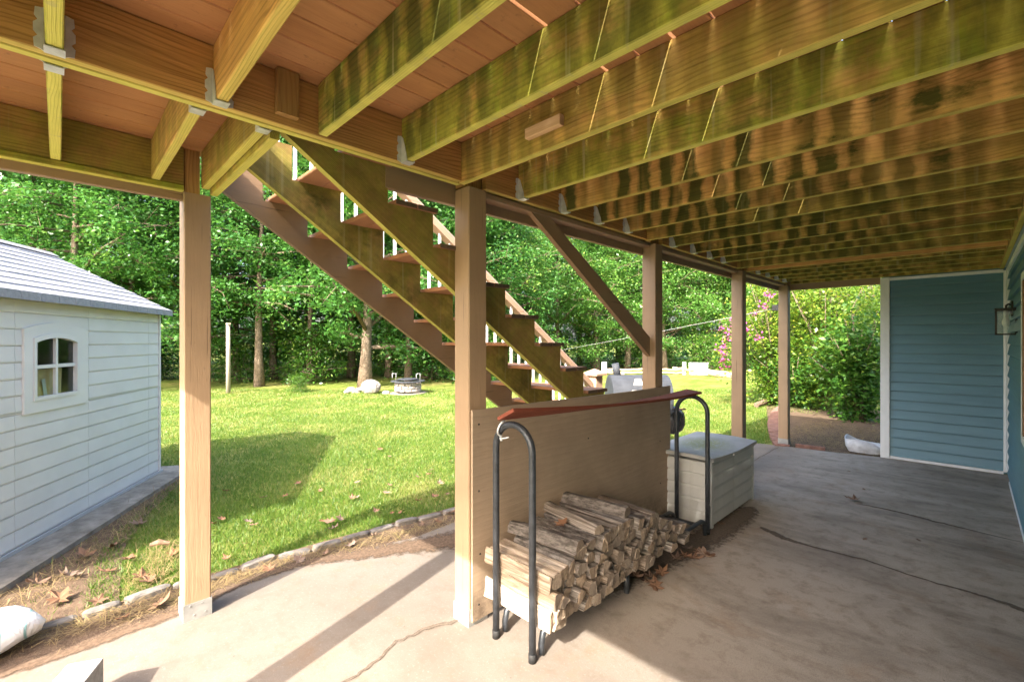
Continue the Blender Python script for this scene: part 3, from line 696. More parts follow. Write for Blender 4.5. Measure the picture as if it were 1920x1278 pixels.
# painted fascia outside the posts
boxpart('fascia_board', -2.285, -2.246, 1.262, 8.595, 2.535, 2.90, M['fascia'], deck, 0.004)
boxpart('fascia_board', -2.284, -0.95, 8.598, 8.636, 2.535, 2.90, M['fascia_x'], deck, 0.004)
boxpart('nailing_strip', -2.243, -2.152, 1.872, 3.99, 2.596, 2.632, M['fascia'], deck, 0.004)
boxpart('nailing_strip', -2.243, -2.152, 4.145, 6.31, 2.596, 2.632, M['fascia'], deck, 0.004)
boxpart('nailing_strip', -2.243, -2.152, 6.464, 8.39, 2.596, 2.632, M['fascia'], deck, 0.004)
# the landing that juts out on the left
OX = -3.335
bj = [(-0.45, 0.9, 0.2), (-0.032, 1.0, 0.15), (0.378, 0.55, 0.2), (0.622, 0.6, 0.25)]
hm2 = None
for y, al, stx in bj:
    j = boxpart('joist', OX + 0.003, HX0 - 0.003, y, y + TH, ZJ, ZT, M['joist'], deck, 0.004, (al, stx, 0))
    if hm2 is None:
        mb = MB(); hanger_mesh(mb, HX0, y, -1); h = mb.build('joist_hanger', M['galv'], j); hm2 = h.data
        ho2 = Vector((wloc(h).x - HX0, wloc(h).y - y, wloc(h).z))
    else: sharepart('joist_hanger', hm2, (HX0 + ho2.x, y + ho2.y, ho2.z), j)
boxpart('stair_hanger_board', -3.34, HX0 - 0.02, 0.668, 0.710, ZJ - 0.03, ZT - 0.002, M['joist'], deck, 0.004, (0.75, 0.2, 0))
boxpart('header_beam', OX - 0.042, OX, END_Y0 + .003, 0.533, ZJ, ZT, M['header'], deck, 0.004, (0.55, 0.25, 0))
boxpart('fascia_board', OX - 0.085, OX - 0.045, END_Y0, 0.534, 2.553, 2.90, M['fascia'], deck, 0.004)
boxpart('nailing_strip', OX - 0.0435, OX + 0.008, END_Y0, 0.533, 2.600, 2.632, M['header'], deck, 0.003, (0.9, 0.0, 0))
# posts
def post(x0, x1, y0, y1, top, label=None):
    p = boxpart('post', x0, x1, y0, y1, 0.012, top, M['post'], deck, 0.006)
    b = MB()
    b.ring([(x0 - .004, y0 - .004, 0.0), (x1 + .004, y0 - .004, 0.0), (x1 + .004, y1 + .004, 0.0), (x0 - .004, y1 + .004, 0.0)], [(x0 - .001, y0 - .001, 0.0), (x1 + .001, y0 - .001, 0.0), (x1 + .001, y1 + .001, 0.0), (x0 - .001, y1 + .001, 0.0)], (0, 0, 0.105))
    for yy, zz in ((y0 + 0.03, 0.09), (y1 - 0.03, 0.03), (y1 - 0.05, 0.09), (y0 + 0.05, 0.03)):
        b.box(x1 + .004, x1 + .007, yy - .004, yy + .004, zz - .004, zz + .004)
    b.build('post_base', M['post_base'], p)
    return p
post(-3.492, -3.348, 0.536, 0.676, 2.60)
boxpart('post_top', -3.480, -3.352, 0.540, 0.618, 2.6005, ZT, M['vertical_pine'], deck, 0.003)
for y0 in posts_y: post(-2.243, -2.104, y0, y0 + 0.142, 2.62 if y0 < 8 else 2.60)
for y0 in posts_y: boxpart('post_top', -2.238, -2.152, y0 + 0.004, y0 + 0.138, 2.6335, ZT, M['vertical_pine'], deck)
post(-2.105, -1.962, -0.86, -0.72, ZJ)
post(-3.48, -3.34, -0.86, -0.72, ZJ)
# diagonal brace
bl = [(-2.16, 2.23, 2.66), (-2.16, 2.43, 2.66), (-2.16, 3.995, 1.735), (-2.16, 3.995, 1.555)]
MB().prism(bl[::-1], (-0.04, 0, 0)).build('brace', M['brace'], deck)
# blocking
boxpart('blocking', HX1 + 0.003, HX1 + 0.04, 0.655, 0.745, ZJ + 0.035, ZT - 0.003, M['vertical_pine'], deck, 0.003)
MB().box(-1.56, -1.34, 1.640, 1.672, 2.700, 2.752, 0.004).build('blocking', M['block_wood'], deck)
# deck boards, gaps left open so the sun comes through
BWID = 0.1405
rr = random.Random(3)
for ya_, yb2, wide in ((END_Y0 - 0.07, 3.86, (1.10, 0.80, 0.35)), (3.864, 8.66, ())):
    bx = -2.292
    while bx < XW - 0.03:
        x1 = min(bx + BWID, XW - 0.004)
        boxpart('deck_board', bx, x1, ya_, yb2, ZT + 0.002, ZT + 0.038, M['board'], deck, 0.003)
        hit = wide and min(abs(bx + BWID + q_) for q_ in wide) < 0.073
        bx += BWID + (0.0135 if hit else rr.choice([0.0062, 0.007, 0.008]))
bx = -3.44
while bx < -2.40:
    boxpart('deck_board', bx, bx + 0.1405, END_Y0 - 0.07, 0.74, ZT + 0.002, ZT + 0.038, M['board'], deck, 0.003)
    bx += 0.1405 + rr.choice([0.006, 0.007, 0.0082])
# plywood screen fixed to the posts
pl = MB(); pl.prism([(-2.100, 1.742, 0.03), (-2.100, 4.262, 0.03), (-2.100, 4.262, 1.262), (-2.100, 3.6, 1.262), (-2.100, 2.6, 1.276), (-2.100, 1.742, 1.288)], (0.015, 0, 0))
plo = pl.build('plywood_screen', M['plywood'], deck); tag(plo, 'tan painted plywood panel screwed across two posts')
scm = None
for yy, zz in ((1.79, 1.20), (1.79, 0.80), (1.80, 0.42), (1.79, 0.12), (4.05, 1.18), (4.05, 0.75), (4.06, 0.35), (2.9, 0.95)):
    if scm is None: ob = MB().lathe([(0, 0), (0.0065, 0.0), (0.005, 0.003), (0, 0.003)], (0, 0), 8).build('screw', M['rubber'], plo, origin=(0, 0, 0)); scm = ob.data; place(ob, Vector((-2.0850, yy, zz)), plo)
    else: ob = sharepart('screw', scm, (-2.0850, yy, zz), plo)
    ob.rotation_euler = (0, math.radians(90), 0)

# ================================================================== STAIRS
stair = thing('staircase', (-2.85, 3.0, 0), 'open wooden staircase descending from the deck with white balusters', 'stairs')
RUN, RISE = 0.2975, 0.1985
Y0, Z0 = 1.2775, 2.68                     # first tread: nose y, top z
def stringer(x1):
    yb, zb = 0.715, 2.684
    yg = yb + zb / 0.667
    top = [(yb, 2.855), (Y0 - RUN, 2.855), (Y0 - RUN, Z0 - 0.028)]
    yy, zz = Y0, Z0 - 0.028
    while True:
        top.append((yy, zz)); zz -= RISE
        if zz < 0.03: top.append((yy, 0.0)); break
        top.append((yy, zz)); yy += RUN
    return [(x1, a_, b_) for a_, b_ in top] + [(x1, yg, 0.0), (x1, yb, zb)]
def build_stringer(x1, color, thick=0.04, mat='stringer'):
    loop = stringer(x1)
    mb = MB()
    n = len(loop); A = [Vector(p) for p in loop]; B = [p + Vector((-thick, 0, 0)) for p in A]
    mb.poly(A + B, [(i, n + i, n + (i + 1) % n, (i + 1) % n) for i in range(n)])
    # triangulated sides through mathutils so the notched outline stays exact
    from mathutils.geometry import tessellate_polygon
    tris = tessellate_polygon([A])
    mb.poly(A, [tuple(t) for t in tris]); mb.poly(B, [tuple(reversed(t)) for t in tris])
    import bmesh
    o = mb.build('stringer', M[mat], stair, color=color)
    b = bmesh.new(); b.from_mesh(o.data); bmesh.ops.remove_doubles(b, verts=b.verts, dist=1e-5); bmesh.ops.recalc_face_normals(b, faces=b.faces); b.to_mesh(o.data); b.free()
    return o
build_stringer(-2.250, (0.45, 0.3, 0.35))
build_stringer(-2.835, (0.55, 0.9, 0.55))
o = build_stringer(-3.385, (0.05, 0.1, 0), mat='stain_stringer'); o['label'] = 'brown outer stringer of the stairs'
for k in range(13):
    yn = Y0 + RUN * k; zt = Z0 - RISE * k
    if zt < 0.1: break
    for q in (0, 1):
        yb_ = yn + 0.022 - 0.138 * (2 - q) - (0.005 if q == 0 else 0)
        tr_ = boxpart('tread_board', -3.455, -2.232, yb_, yb_ + 0.136, zt - 0.027, zt, M['tread'], stair, 0.003)
        boxpart('tread_end', -2.2315, -2.228, yb_ + .002, yb_ + 0.134, zt - 0.026, zt - .001, M['tread_end'], tr_)
RXs = -3.425
def railz(y): return 2.97 - 0.675 * (y - 2.1)
ya, yb_ = 0.78, 4.80
rl = MB(); rl.prism([(RXs - 0.045, ya, railz(ya) - 0.045), (RXs - 0.045, ya, railz(ya) + 0.02), (RXs - 0.03, ya, railz(ya) + 0.045), (RXs + 0.03, ya, railz(ya) + 0.045), (RXs + 0.045, ya, railz(ya) + 0.02), (RXs + 0.045, ya, railz(ya) - 0.045)][::-1], (0, yb_ - ya, railz(yb_) - railz(ya)))
rail = rl.build('hand_rail', M['rail'], stair)
br_ = MB(); br_.prism([(RXs - 0.02, ya, railz(ya) - 0.77), (RXs - 0.02, ya, railz(ya) - 0.735), (RXs + 0.02, ya, railz(ya) - 0.735), (RXs + 0.02, ya, railz(ya) - 0.77)][::-1], (0, yb_ - ya, railz(yb_) - railz(ya)))
br_.build('bottom_rail', M['rail'], stair)
bal = None; y = 0.86
while y < 4.78:
    c = (RXs, y, railz(y) - 0.40)
    if bal is None:
        ob = MB().box(RXs - .0095, RXs + .0095, y - .0095, y + .0095, railz(y) - 0.77, railz(y) - 0.03).build('baluster', M['white_metal'], stair); bal = ob.data
    else: sharepart('baluster', bal, c, stair)
    y += 0.115
ny = 4.90
newel = boxpart('newel_post', RXs - 0.075, RXs + 0.075, ny - 0.075, ny + 0.075, 0.0, 1.26, M['rail'], stair, 0.005)
cp = MB(); a = 0.115
cp.box(RXs - a, RXs + a, ny - a, ny + a, 1.2605, 1.285)
cp.poly([(RXs - a, ny - a, 1.2852), (RXs + a, ny - a, 1.2852), (RXs + a, ny + a, 1.2852), (RXs - a, ny + a, 1.2852), (RXs, ny, 1.345)], [(0, 1, 4), (1, 2, 4), (2, 3, 4), (3, 0, 4)])
cp.build('newel_cap', M['rail'], newel)
boxpart('concrete_footing', -3.50, -2.20, 4.70, 5.25, 0.001, 0.012, M['pad'], stair)

# ================================================================== SHED
shed = thing('garden_shed', sp(-1.65, 1.2, 0), 'grey white plastic garden shed with shingle roof and small arched window', 'shed')
SH = 2.10; SL = 0.136; L0 = -3.42
WS0, WS1, WZ0, WZ1 = -2.262, -1.462, 1.092, 1.80
seams = [L0, -2.335, -1.42, -0.275, -0.035]
def shed_board(s0, s1, z0, z1):
    pr = [(0.0, z0), (-0.007, z0), (-0.011, z0 + 0.012), (-0.005, z1 - 0.007), (0.0, z1 - 0.004)]
    loop = [sp(s0, d, z) for d, z in pr]
    v1 = Vector(sp(s1, 0, 0)) - Vector(sp(s0, 0, 0))
    return MB().prism(loop, v1)
z = 0.03
rows = []
while z < SH - 0.10:
    rows.append((z, min(z + SL, SH - 0.06))); z += SL
rows.append((z, SH))
split_rows = []
for z0, z1 in rows:
    cutz = [z0] + [c for c in (WZ0 + 0.012, WZ1 - 0.006) if z0 + 0.012 < c < z1 - 0.012] + [z1]
    split_rows += list(zip(cutz[:-1], cutz[1:]))
for z0, z1 in split_rows:
    if z1 - z0 < 0.012: continue
    for a_, b_ in zip(seams[:-1], seams[1:]):
        segs = [(a_ + 0.0015, b_ - 0.0015)]
        if (z0 + z1) / 2 < WZ1 and (z0 + z1) / 2 > WZ0 + 0.01:
            ns = []
            for u, v in segs:
                if v <= WS0 + .02 or u >= WS1 - .02: ns.append((u, v)); continue
                if u < WS0 + .02: ns.append((u, WS0 + .02))
                if v > WS1 - .02: ns.append((WS1 - .02, v))
            segs = ns
        for u, v in segs:
            if v - u > 0.01: shed_board(u, v, z0, z1).build('siding_board', M['vinyl'], shed)
def swall(name, s0, s1, d0, d1, z0, z1, mat):
    return MB().prism([sp(s0, d0, z0), sp(s1, d0, z0), sp(s1, d1, z0), sp(s0, d1, z0)][::-1], (0, 0, z1 - z0)).build(name, mat, shed)
swall('corner_trim', -0.033, 0.0, -0.022, 0.03, 0.02, SH, M['vinyl_trim'])
for a_, b_ in ((L0, WS0 + .03), (WS1 - .03, -0.03)): swall('inner_wall', a_, b_, 0.002, 0.02, 0.0, SH - .002, M['vinyl'])
swall('inner_wall', WS0 + .03, WS1 - .03, 0.002, 0.02, 0.0, WZ0 + .02, M['vinyl'])
swall('inner_wall', WS0 + .03, WS1 - .03, 0.002, 0.02, WZ1 - .03, SH - .002, M['vinyl'])
swall('end_wall', -0.02, 0.0, 0.031, 2.40, 0.02, SH, M['vinyl'])
swall('end_wall', L0, L0 + 0.02, 0.031, 2.40, 0.02, SH, M['vinyl'])
swall('rear_wall', L0, 0.0, 2.402, 2.42, 0.02, SH, M['vinyl'])
swall('base_strip', L0, 0.02, -0.035, -0.018, 0.0, 0.028, M['rope'])
RD, RZ = 1.20, 2.775
for s_ in (-0.02, L0):
    MB().prism([sp(s_, 0.02, SH + .002), sp(s_, 2.40, SH + .002), sp(s_, RD, RZ - 0.06)], Vector(sp(s_ + 0.02, 0, 0)) - Vector(sp(s_, 0, 0))).build('gable', M['vinyl'], shed)
# roof: overlapping shingle courses on both slopes
roof = MB()
e0d, e0z = -0.11, 2.085
def roofpt(s_, u, off, flip=False):
    d = e0d + (RD - e0d) * u; z = e0z + (RZ - e0z) * u + off
    if flip: d = 2 * RD - d
    return sp(s_, d, z)
rl_, rr_ = L0 - 0.08, 0.085
roof.poly([roofpt(rl_, 0, 0), roofpt(rr_, 0, 0), roofpt(rr_, 1, 0), roofpt(rl_, 1, 0), roofpt(rl_, 0, -.04), roofpt(rr_, 0, -.04), roofpt(rr_, 1, -.04), roofpt(rl_, 1, -.04)], [(0, 1, 2, 3), (7, 6, 5, 4), (0, 4, 5, 1), (1, 5, 6, 2), (3, 7, 4, 0)])
roof.poly([roofpt(rl_, 0, 0, True), roofpt(rr_, 0, 0, True), roofpt(rr_, 1, 0, True), roofpt(rl_, 1, 0, True)], [(3, 2, 1, 0)])
roofo = roof.build('roof', M['shingle'], shed)
NC = 10
rs = random.Random(5)
for k in range(NC):
    u0, u1 = k / NC, (k + 1) / NC + 0.01
    cuts = [rl_]; s_ = rl_ + rs.uniform(0.3, 0.8)
    while s_ < rr_ - 0.15: cuts.append(s_); s_ += 0.78
    cuts.append(rr_)
    for a_, b_ in zip(cuts[:-1], cuts[1:]):
        a2, b2 = a_ + 0.002, b_ - 0.002; j_ = rs.uniform(0, 0.004)
        MB().poly([roofpt(a2, u0, .003), roofpt(b2, u0, .003), roofpt(b2, u0, .014 + j_), roofpt(a2, u0, .014 + j_), roofpt(a2, min(u1, 1), .005), roofpt(b2, min(u1, 1), .005)], [(0, 1, 2, 3), (3, 2, 5, 4), (0, 3, 4), (1, 5, 2)]).build('shingle_strip', M['shingle'], roofo)
MB().prism([sp(rl_, RD - 0.09, RZ - 0.018), sp(rl_, RD, RZ + 0.035), sp(rl_, RD + 0.09, RZ - 0.018)], Vector(sp(rr_, 0, 0)) - Vector(sp(rl_, 0, 0))).build('ridge_cap', M['shingle'], roofo)
# drip edge blocks along the eave
s_ = rl_
while s_ < rr_ - 0.02:
    b_ = min(s_ + 0.21, rr_)
    MB().prism([sp(s_ + .002, -0.128, 2.030), sp(s_ + .002, -0.1105, 2.030), sp(s_ + .002, -0.1105, 2.092), sp(s_ + .002, -0.128, 2.098)], Vector(sp(b_ - .002, 0, 0)) - Vector(sp(s_ + .002, 0, 0))).build('eave_block', M['shingle'], roofo)
    s_ = b_
# arched window
def arch(s0, s1, z0, z1, rise, dep, n=10):
    pts = [sp(s0, dep, z0), sp(s1, dep, z0)]
    for k in range(n + 1):
        u = k / n; s2 = s1 + (s0 - s1) * u
        pts.append(sp(s2, dep, z1 + rise * (1 - (2 * u - 1) ** 2)))
    return pts
outv = Vector(sp(0, -1, 0)) - Vector(sp(0, 0, 0))
wino = MB().ring(arch(WS0, WS1, WZ0, WZ1, 0.062, -0.004), arch(-2.165, -1.60, 1.192, 1.725, 0.045, -0.004), outv * 0.020).build('window', M['vinyl_trim'], shed)
MB().ring(arch(-2.1645, -1.6005, 1.1925, 1.7245, 0.045, 0.005), arch(-2.135, -1.628, 1.222, 1.688, 0.040, 0.005), outv * 0.038).build('sash', M['vinyl_trim'], wino)
MB().prism([sp(-1.895, 0.002, 1.223), sp(-1.868, 0.002, 1.223), sp(-1.868, 0.002, 1.726), sp(-1.895, 0.002, 1.726)], outv * 0.022).build('mullion', M['vinyl_trim'], wino)
MB().prism([sp(-2.133, 0.002, 1.462), sp(-1.896, 0.002, 1.462), sp(-1.896, 0.002, 1.492), sp(-2.133, 0.002, 1.492)], outv * 0.020).build('glazing_bar', M['vinyl_trim'], wino)
MB().prism([sp(-1.867, 0.002, 1.462), sp(-1.63, 0.002, 1.462), sp(-1.63, 0.002, 1.492), sp(-1.867, 0.002, 1.492)], outv * 0.020).build('glazing_bar', M['vinyl_trim'], wino)
for a_, b_ in ((-2.134, -1.896), (-1.867, -1.629)):
    MB().prism([sp(a_, 0.006, 1.223), sp(b_, 0.006, 1.223), sp(b_, 0.006, 1.461), sp(a_, 0.006, 1.461)], outv * 0.003).build('pane', M['glass'], wino)
    lo_in = a_ < -2
    MB().prism([sp(a_, 0.006, 1.493), sp(b_, 0.006, 1.493), sp(b_, 0.006, 1.72 if lo_in else 1.690), sp((a_ + b_) / 2, 0.006, 1.715), sp(a_, 0.006, 1.690 if lo_in else 1.72)], outv * 0.003).build('pane', M['glass'], wino)
sh_in = MB().prism([sp(-2.20, 0.03, 0.95), sp(-1.72, 0.05, 0.95), sp(-1.70, 0.05, 1.45), sp(-2.20, 0.03, 1.45)], (-0.005, -0.008, 0)).build('board_sheet', M['tan_sheet'])
tag(sh_in, 'tan board leaning inside the shed behind its window', 'board')
stk = MB().prism([sp(-1.94, 0.018, 1.0), sp(-1.895, 0.018, 1.0), sp(-1.955, 0.026, 1.37), sp(-1.995, 0.026, 1.36)], (0.001, 0.002, 0)).build('wood_strip', M['white_box'])
tag(stk, 'short pale wood strip leaning inside the shed window', 'wood strip')

# ================================================================== FIREWOOD RACK
RX0, RX1, RY0, RY1 = -1.925, -1.642, 1.783, 4.060
rack = thing('firewood_rack', (-1.78, 2.9, 0), 'black tubular steel firewood rack with tall arched ends', 'rack')
def hoop(y, top):
    r = (RX1 - RX0) / 2; cx_ = (RX0 + RX1) / 2
    path = [(RX0, y, 0.02), (RX0, y, 0.5), (RX0, y, top - r)]
    for k in range(1, 14):
        a_ = math.pi - math.pi * k / 14; path.append((cx_ + r * math.cos(a_), y, top - r + r * math.sin(a_)))
    path += [(RX1, y, top - r), (RX1, y, 0.5), (RX1, y, 0.02)]
    h = MB().tube(path, 0.0195, 14).build('end_hoop', M['black_tube'], rack)
    for x in (RX0, RX1): MB().lathe([(0, 0.0), (0.022, 0.0), (0.022, 0.045), (0.0198, 0.046)], (x, y), 14).build('rubber_foot', M['rubber'], h)
hoop(RY0, 1.238); hoop(RY1, 1.200)
ZR = 0.150
for x, off in ((RX0, 0.0), (RX1, 0.0)):
    path = [(x, RY0 + 0.075, 0.01), (x, RY0 + 0.07, 0.06), (x, RY0 + 0.085, 0.115), (x, RY0 + 0.13, ZR), (x, RY0 + 0.3, ZR), (x, 3.0, ZR), (x, RY1 - 0.14, ZR), (x, RY1 - 0.09, ZR - .02), (x, RY1 - 0.062, 0.10), (x, RY1 - 0.058, 0.01)]
    MB().tube(path, 0.0175, 12).build('base_rail', M['black_tube'], rack)
    MB().tube([(x, 2.72, 0.005), (x, 2.72, ZR - 0.016)], 0.0185, 12).build('middle_leg', M['black_tube'], rack)
for y in (RY0 + 0.22, 2.72, RY1 - 0.25):
    MB().tube([(RX0 + 0.016, y, ZR), (RX1 - 0.016, y, ZR)], 0.013, 10).build('cross_bar', M['black_tube'], rack)

# red plank over the hoops
rp = MB(); N_ = 24
for k in range(N_ + 1):
    u = k / N_; y = 1.725 + (4.115 - 1.725) * u
    zc = (1.243 + (1.206 - 1.243) * u) - 0.022 * math.sin(math.pi * u) * (1 - 0.2 * u)
    tw = math.radians(27 - 33 * u ** 0.85)
    for dx, dz in ((-0.07, 0.0), (0.07, 0.0), (0.07, 0.019), (-0.07, 0.019)):
        c_, s2 = math.cos(tw), math.sin(tw)
        rp.v.append((-1.784 + dx * c_ - dz * s2, y, zc + 0.017 + abs(s2) * 0.07 + dx * s2 + dz * c_))
for k in range(N_):
    for e in range(4): rp.f.append([k * 4 + e, k * 4 + (e + 1) % 4, k * 4 + 4 + (e + 1) % 4, k * 4 + 4 + e]); rp.mi.append(0); rp.sm.append(False)
rp.f += [[3, 2, 1, 0], [N_ * 4, N_ * 4 + 1, N_ * 4 + 2, N_ * 4 + 3]]; rp.mi += [0, 0]; rp.sm += [False, False]
tag(rp.build('plank', M['redboard']), 'warped red stained plank laid across the firewood rack', 'plank')
clamp = MB(); cp_ = []
for k in range(15):
    a_ = math.pi * 2 * k / 14 * 0.62 - 0.5
    cp_.append((-1.872 + 0.012 * math.sin(k * 0.4), RY0 + 0.03 * math.cos(a_ + 1.2), 1.205 + 0.042 * math.sin(a_ + 1.2)))
clamp.tube(cp_, 0.006, 8); clamp.tube([(-1.855, RY0 - 0.028, 1.168), (-1.845, RY0 - 0.034, 1.145)], 0.008, 8); clamp.tube([(-1.85, RY0 - 0.03, 1.155), (-1.79, RY0 - 0.03, 1.172)], 0.004, 8)
tag(clamp.build('u_bolt', M['galv']), 'bright steel u bolt holding the plank to the near rack hoop', 'clamp')

# split logs: irregular cells packed on the rack's end plane, each log a body of its own
def clip(poly, a, b, c):
    out = []
    for i in range(len(poly)):
        p, q = poly[i], poly[(i + 1) % len(poly)]
        dp, dq = a * p[0] + b * p[1] - c, a * q[0] + b * q[1] - c
        if dp <= 0: out.append(p)
        if (dp < 0 and dq > 0) or (dp > 0 and dq < 0):
            t = dp / (dp - dq); out.append((p[0] + (q[0] - p[0]) * t, p[1] + (q[1] - p[1]) * t))
    return out
def topz(y): return float(np.interp(y, [1.80, 1.95, 2.15, 2.40, 2.65, 2.9, 3.1, 3.38], [0.46, 0.48, 0.52, 0.55, 0.54, 0.48, 0.41, 0.31]))
def botz(y): return 0.172
rg = random.Random(11)
pts = []
tries = 0
while tries < 9000:
    tries += 1
    y = rg.uniform(1.80, 3.40); zt = topz(y)
    z = rg.uniform(botz(y) + 0.02, zt - 0.015)
    dmin = rg.choice([0.060, 0.078, 0.10])
    if all((y - a_) ** 2 + (z - b_) ** 2 > dmin ** 2 for a_, b_ in pts): pts.append((y, z))
logs = []
special = {}
for i, (y, z) in enumerate(pts):
    cell = [(1.812, botz(y)), (3.42, botz(y)), (3.42, 0.8), (1.812, 0.8)]
    for j, (a_, b_) in enumerate(pts):
        if i == j or (a_ - y) ** 2 + (b_ - z) ** 2 > 0.12: continue
        nx, nz = a_ - y, b_ - z; c_ = nx * (a_ + y) / 2 + nz * (b_ + z) / 2
        cell = clip(cell, nx, nz, c_)
    for k in range(24):
        y_a = 1.76 + k * 0.072; y_b = y_a + 0.072
        if not (y_a - 0.12 < y < y_b + 0.12): continue
        za, zb_ = topz(y_a), topz(y_b); nx, nz = -(zb_ - za), 0.072
        cell = clip(cell, nx, nz, nx * y_a + nz * (za + 0.012))
    # round a free side
    if len(cell) < 3: continue
    cy_ = sum(p[0] for p in cell) / len(cell); cz_ = sum(p[1] for p in cell) / len(cell)
    rad = max(math.hypot(p[0] - cy_, p[1] - cz_) for p in cell)
    lim = min(rad, 0.10)
    loop = []
    for k in range(len(cell)):
        p, q = cell[k], cell[(k + 1) % len(cell)]
        for u in (0.12, 0.5, 0.88):
            yy = p[0] + (q[0] - p[0]) * u; zz = p[1] + (q[1] - p[1]) * u
            dy, dz = yy - cy_, zz - cz_; d = math.hypot(dy, dz)
            f_ = 0.94 if d < lim else 0.94 * lim / d
            loop.append((cy_ + dy * f_ + rg.uniform(-.0022, .0022), cz_ + dz * f_ + rg.uniform(-.0022, .0022)))
    if len(loop) < 5: continue
    n = len(loop)
    xe = -1.545 + rg.uniform(-0.035, 0.035); ln = rg.uniform(0.44, 0.52)
    seg = 6; vs = []
    tw_ = rg.uniform(-0.05, 0.05); ky, kz = rg.uniform(-.012, .012), rg.uniform(-.006, .006)
    for s_ in range(seg + 1):
        u = s_ / seg
        x = xe - ln * u; sc_ = 1.0 - 0.04 * math.sin(u * 3) if 0 < s_ < seg else 0.985
        for (yy, zz) in loop:
            jy = rg.uniform(-.0035, .0035) if s_ else 0; jz = rg.uniform(-.0035, .0035) if s_ else 0
            dx = rg.uniform(-0.006, 0.006) if s_ in (0, seg) else 0
            vs.append((x + dx + (zz - cz_) * 0.1, cy_ + (yy - cy_) * sc_ + jy + ky * u, cz_ + (zz - cz_) * sc_ + jz + kz * u))
    mb = MB()
    fs = [(a_ * n + k, a_ * n + (k + 1) % n, (a_ + 1) * n + (k + 1) % n, (a_ + 1) * n + k) for a_ in range(seg) for k in range(n)]
    mb.poly(vs, fs, 0)
    base = len(mb.v)
    mb.f.append(list(range(n))[::-1]); mb.mi.append(1); mb.sm.append(False)
    mb.f.append([seg * n + k for k in range(n)]); mb.mi.append(1); mb.sm.append(False)
    o = mb.build('firewood_log', [M['log_sunlit_tone'] if cy_ < 1.93 else M['log_side'], M['log_end']])
    row = 'top' if cz_ > topz(cy_) - 0.075 else ('bottom' if cz_ < 0.235 else 'middle')
    third = 'near' if cy_ < 2.35 else ('middle' if cy_ < 2.85 else 'far')
    if cy_ < 1.93: lab = 'sun bleached split firewood log at the near end of the rack, %s row' % row
    else: lab = {'top': 'grey barked split firewood log on top of the %s third of the stack' % third, 'middle': 'split firewood log packed inside the %s third of the stack' % third, 'bottom': 'split firewood log at the bottom of the %s third of the stack' % third}[row]
    tag(o, lab, 'log', 'split logs in the firewood rack: ' + lab[-44:])
# a few logs thrown loosely on top
for x, y, dz, rz, wd, hh in ((-1.80, 2.06, 0.018, 0.16, 0.10, 0.055), (-1.80, 2.33, 0.014, -0.18, 0.085, 0.05), (-1.83, 2.62, 0.012, 0.12, 0.10, 0.06), (-1.80, 2.98, 0.0, -0.10, 0.11, 0.05)):
    loop = [(-wd / 2, 0), (-wd * 0.1, -0.006), (wd / 2, 0), (wd * 0.47, hh * 0.5), (wd * 0.2, hh * 0.95), (-wd * 0.2, hh), (-wd * 0.46, hh * 0.6)]
    n = len(loop); vs = []
    for s_ in range(7):
        for (a_, b_) in loop: vs.append((0.24 - 0.48 * s_ / 6, a_ + rg.uniform(-.004, .004), b_ + rg.uniform(-.004, .004)))
    mb = MB(); mb.poly(vs, [(q * n + k, q * n + (k + 1) % n, (q + 1) * n + (k + 1) % n, (q + 1) * n + k) for q in range(6) for k in range(n)])
    mb.f.append(list(range(n))[::-1]); mb.mi.append(1); mb.sm.append(False); mb.f.append([6 * n + k for k in range(n)]); mb.mi.append(1); mb.sm.append(False)
    o = mb.build('firewood_log', [M['log_side'], M['log_end']], origin=(0, 0, 0)); o.location = (x, y, topz(y) + dz); o.rotation_euler = (0.0, 0, rz)
    tag(o, 'loose split log lying askew on top of the firewood stack, ' + {2.06: 'nearest of four', 2.33: 'second from the near end', 2.62: 'third from the near end', 2.98: 'farthest of four'}[y], 'log', 'loose logs on top of the firewood stack')

# ================================================================== DECK BOX
BX0, BX1, BY0, BY1 = -2.27, -1.655, 4.19, 5.33
dbox = thing('storage_box', ((BX0 + BX1) / 2, (BY0 + BY1) / 2, 0), 'grey resin outdoor storage box with sagging dirty lid behind firewood rack', 'storage box')
boxpart('inner_shell', BX0 + .02, BX1 - .02, BY0 + .02, BY1 - .02, 0.01, 0.585, M['boxplastic'], dbox)
for k in range(5):
    z0 = 0.02 + k * 0.113; z1 = z0 + 0.108
    def slat(ax):
        if ax == 'y': lp = [(BX0 + 0.03, BY0 + .018, z0), (BX0 + 0.03, BY0 + .002, z0 + .008), (BX0 + 0.03, BY0 + .008, z1 - .02), (BX0 + 0.03, BY0 + .018, z1)]; return MB().prism(lp[::-1], (BX1 - BX0 - 0.085, 0, 0))
        lp = [(BX1 - .018, BY0 + .05, z0), (BX1 - .002, BY0 + .05, z0 + .008), (BX1 - .008, BY0 + .05, z1 - .02), (BX1 - .018, BY0 + .05, z1)]; return MB().prism(lp, (0, BY1 - BY0 - 0.09, 0))
    slat('y').build('side_panel_slat', M['boxplastic'], dbox); slat('x').build('front_panel_slat', M['boxplastic'], dbox)
for x0, x1, y0, y1 in ((BX1 - .052, BX1, BY0, BY0 + .048), (BX1 - .04, BX1, BY1 - .038, BY1), (BX0, BX0 + .028, BY0, BY0 + .03)):
    boxpart('corner_post', x0, x1, y0, y1, 0.0, 0.60, M['boxplastic'], dbox, 0.006)
ld = MB(); nu, nv = 12, 8
def lidz(u, v):
    # u along Y, v along X from the back (0) to the front (1)
    return 0.622 + 0.014 * math.sin(math.pi * v * 0.9) + 0.012 * (1 - v) - 0.022 * math.sin(math.pi * u) * v + 0.018 * (1 - u) * v
vs = []
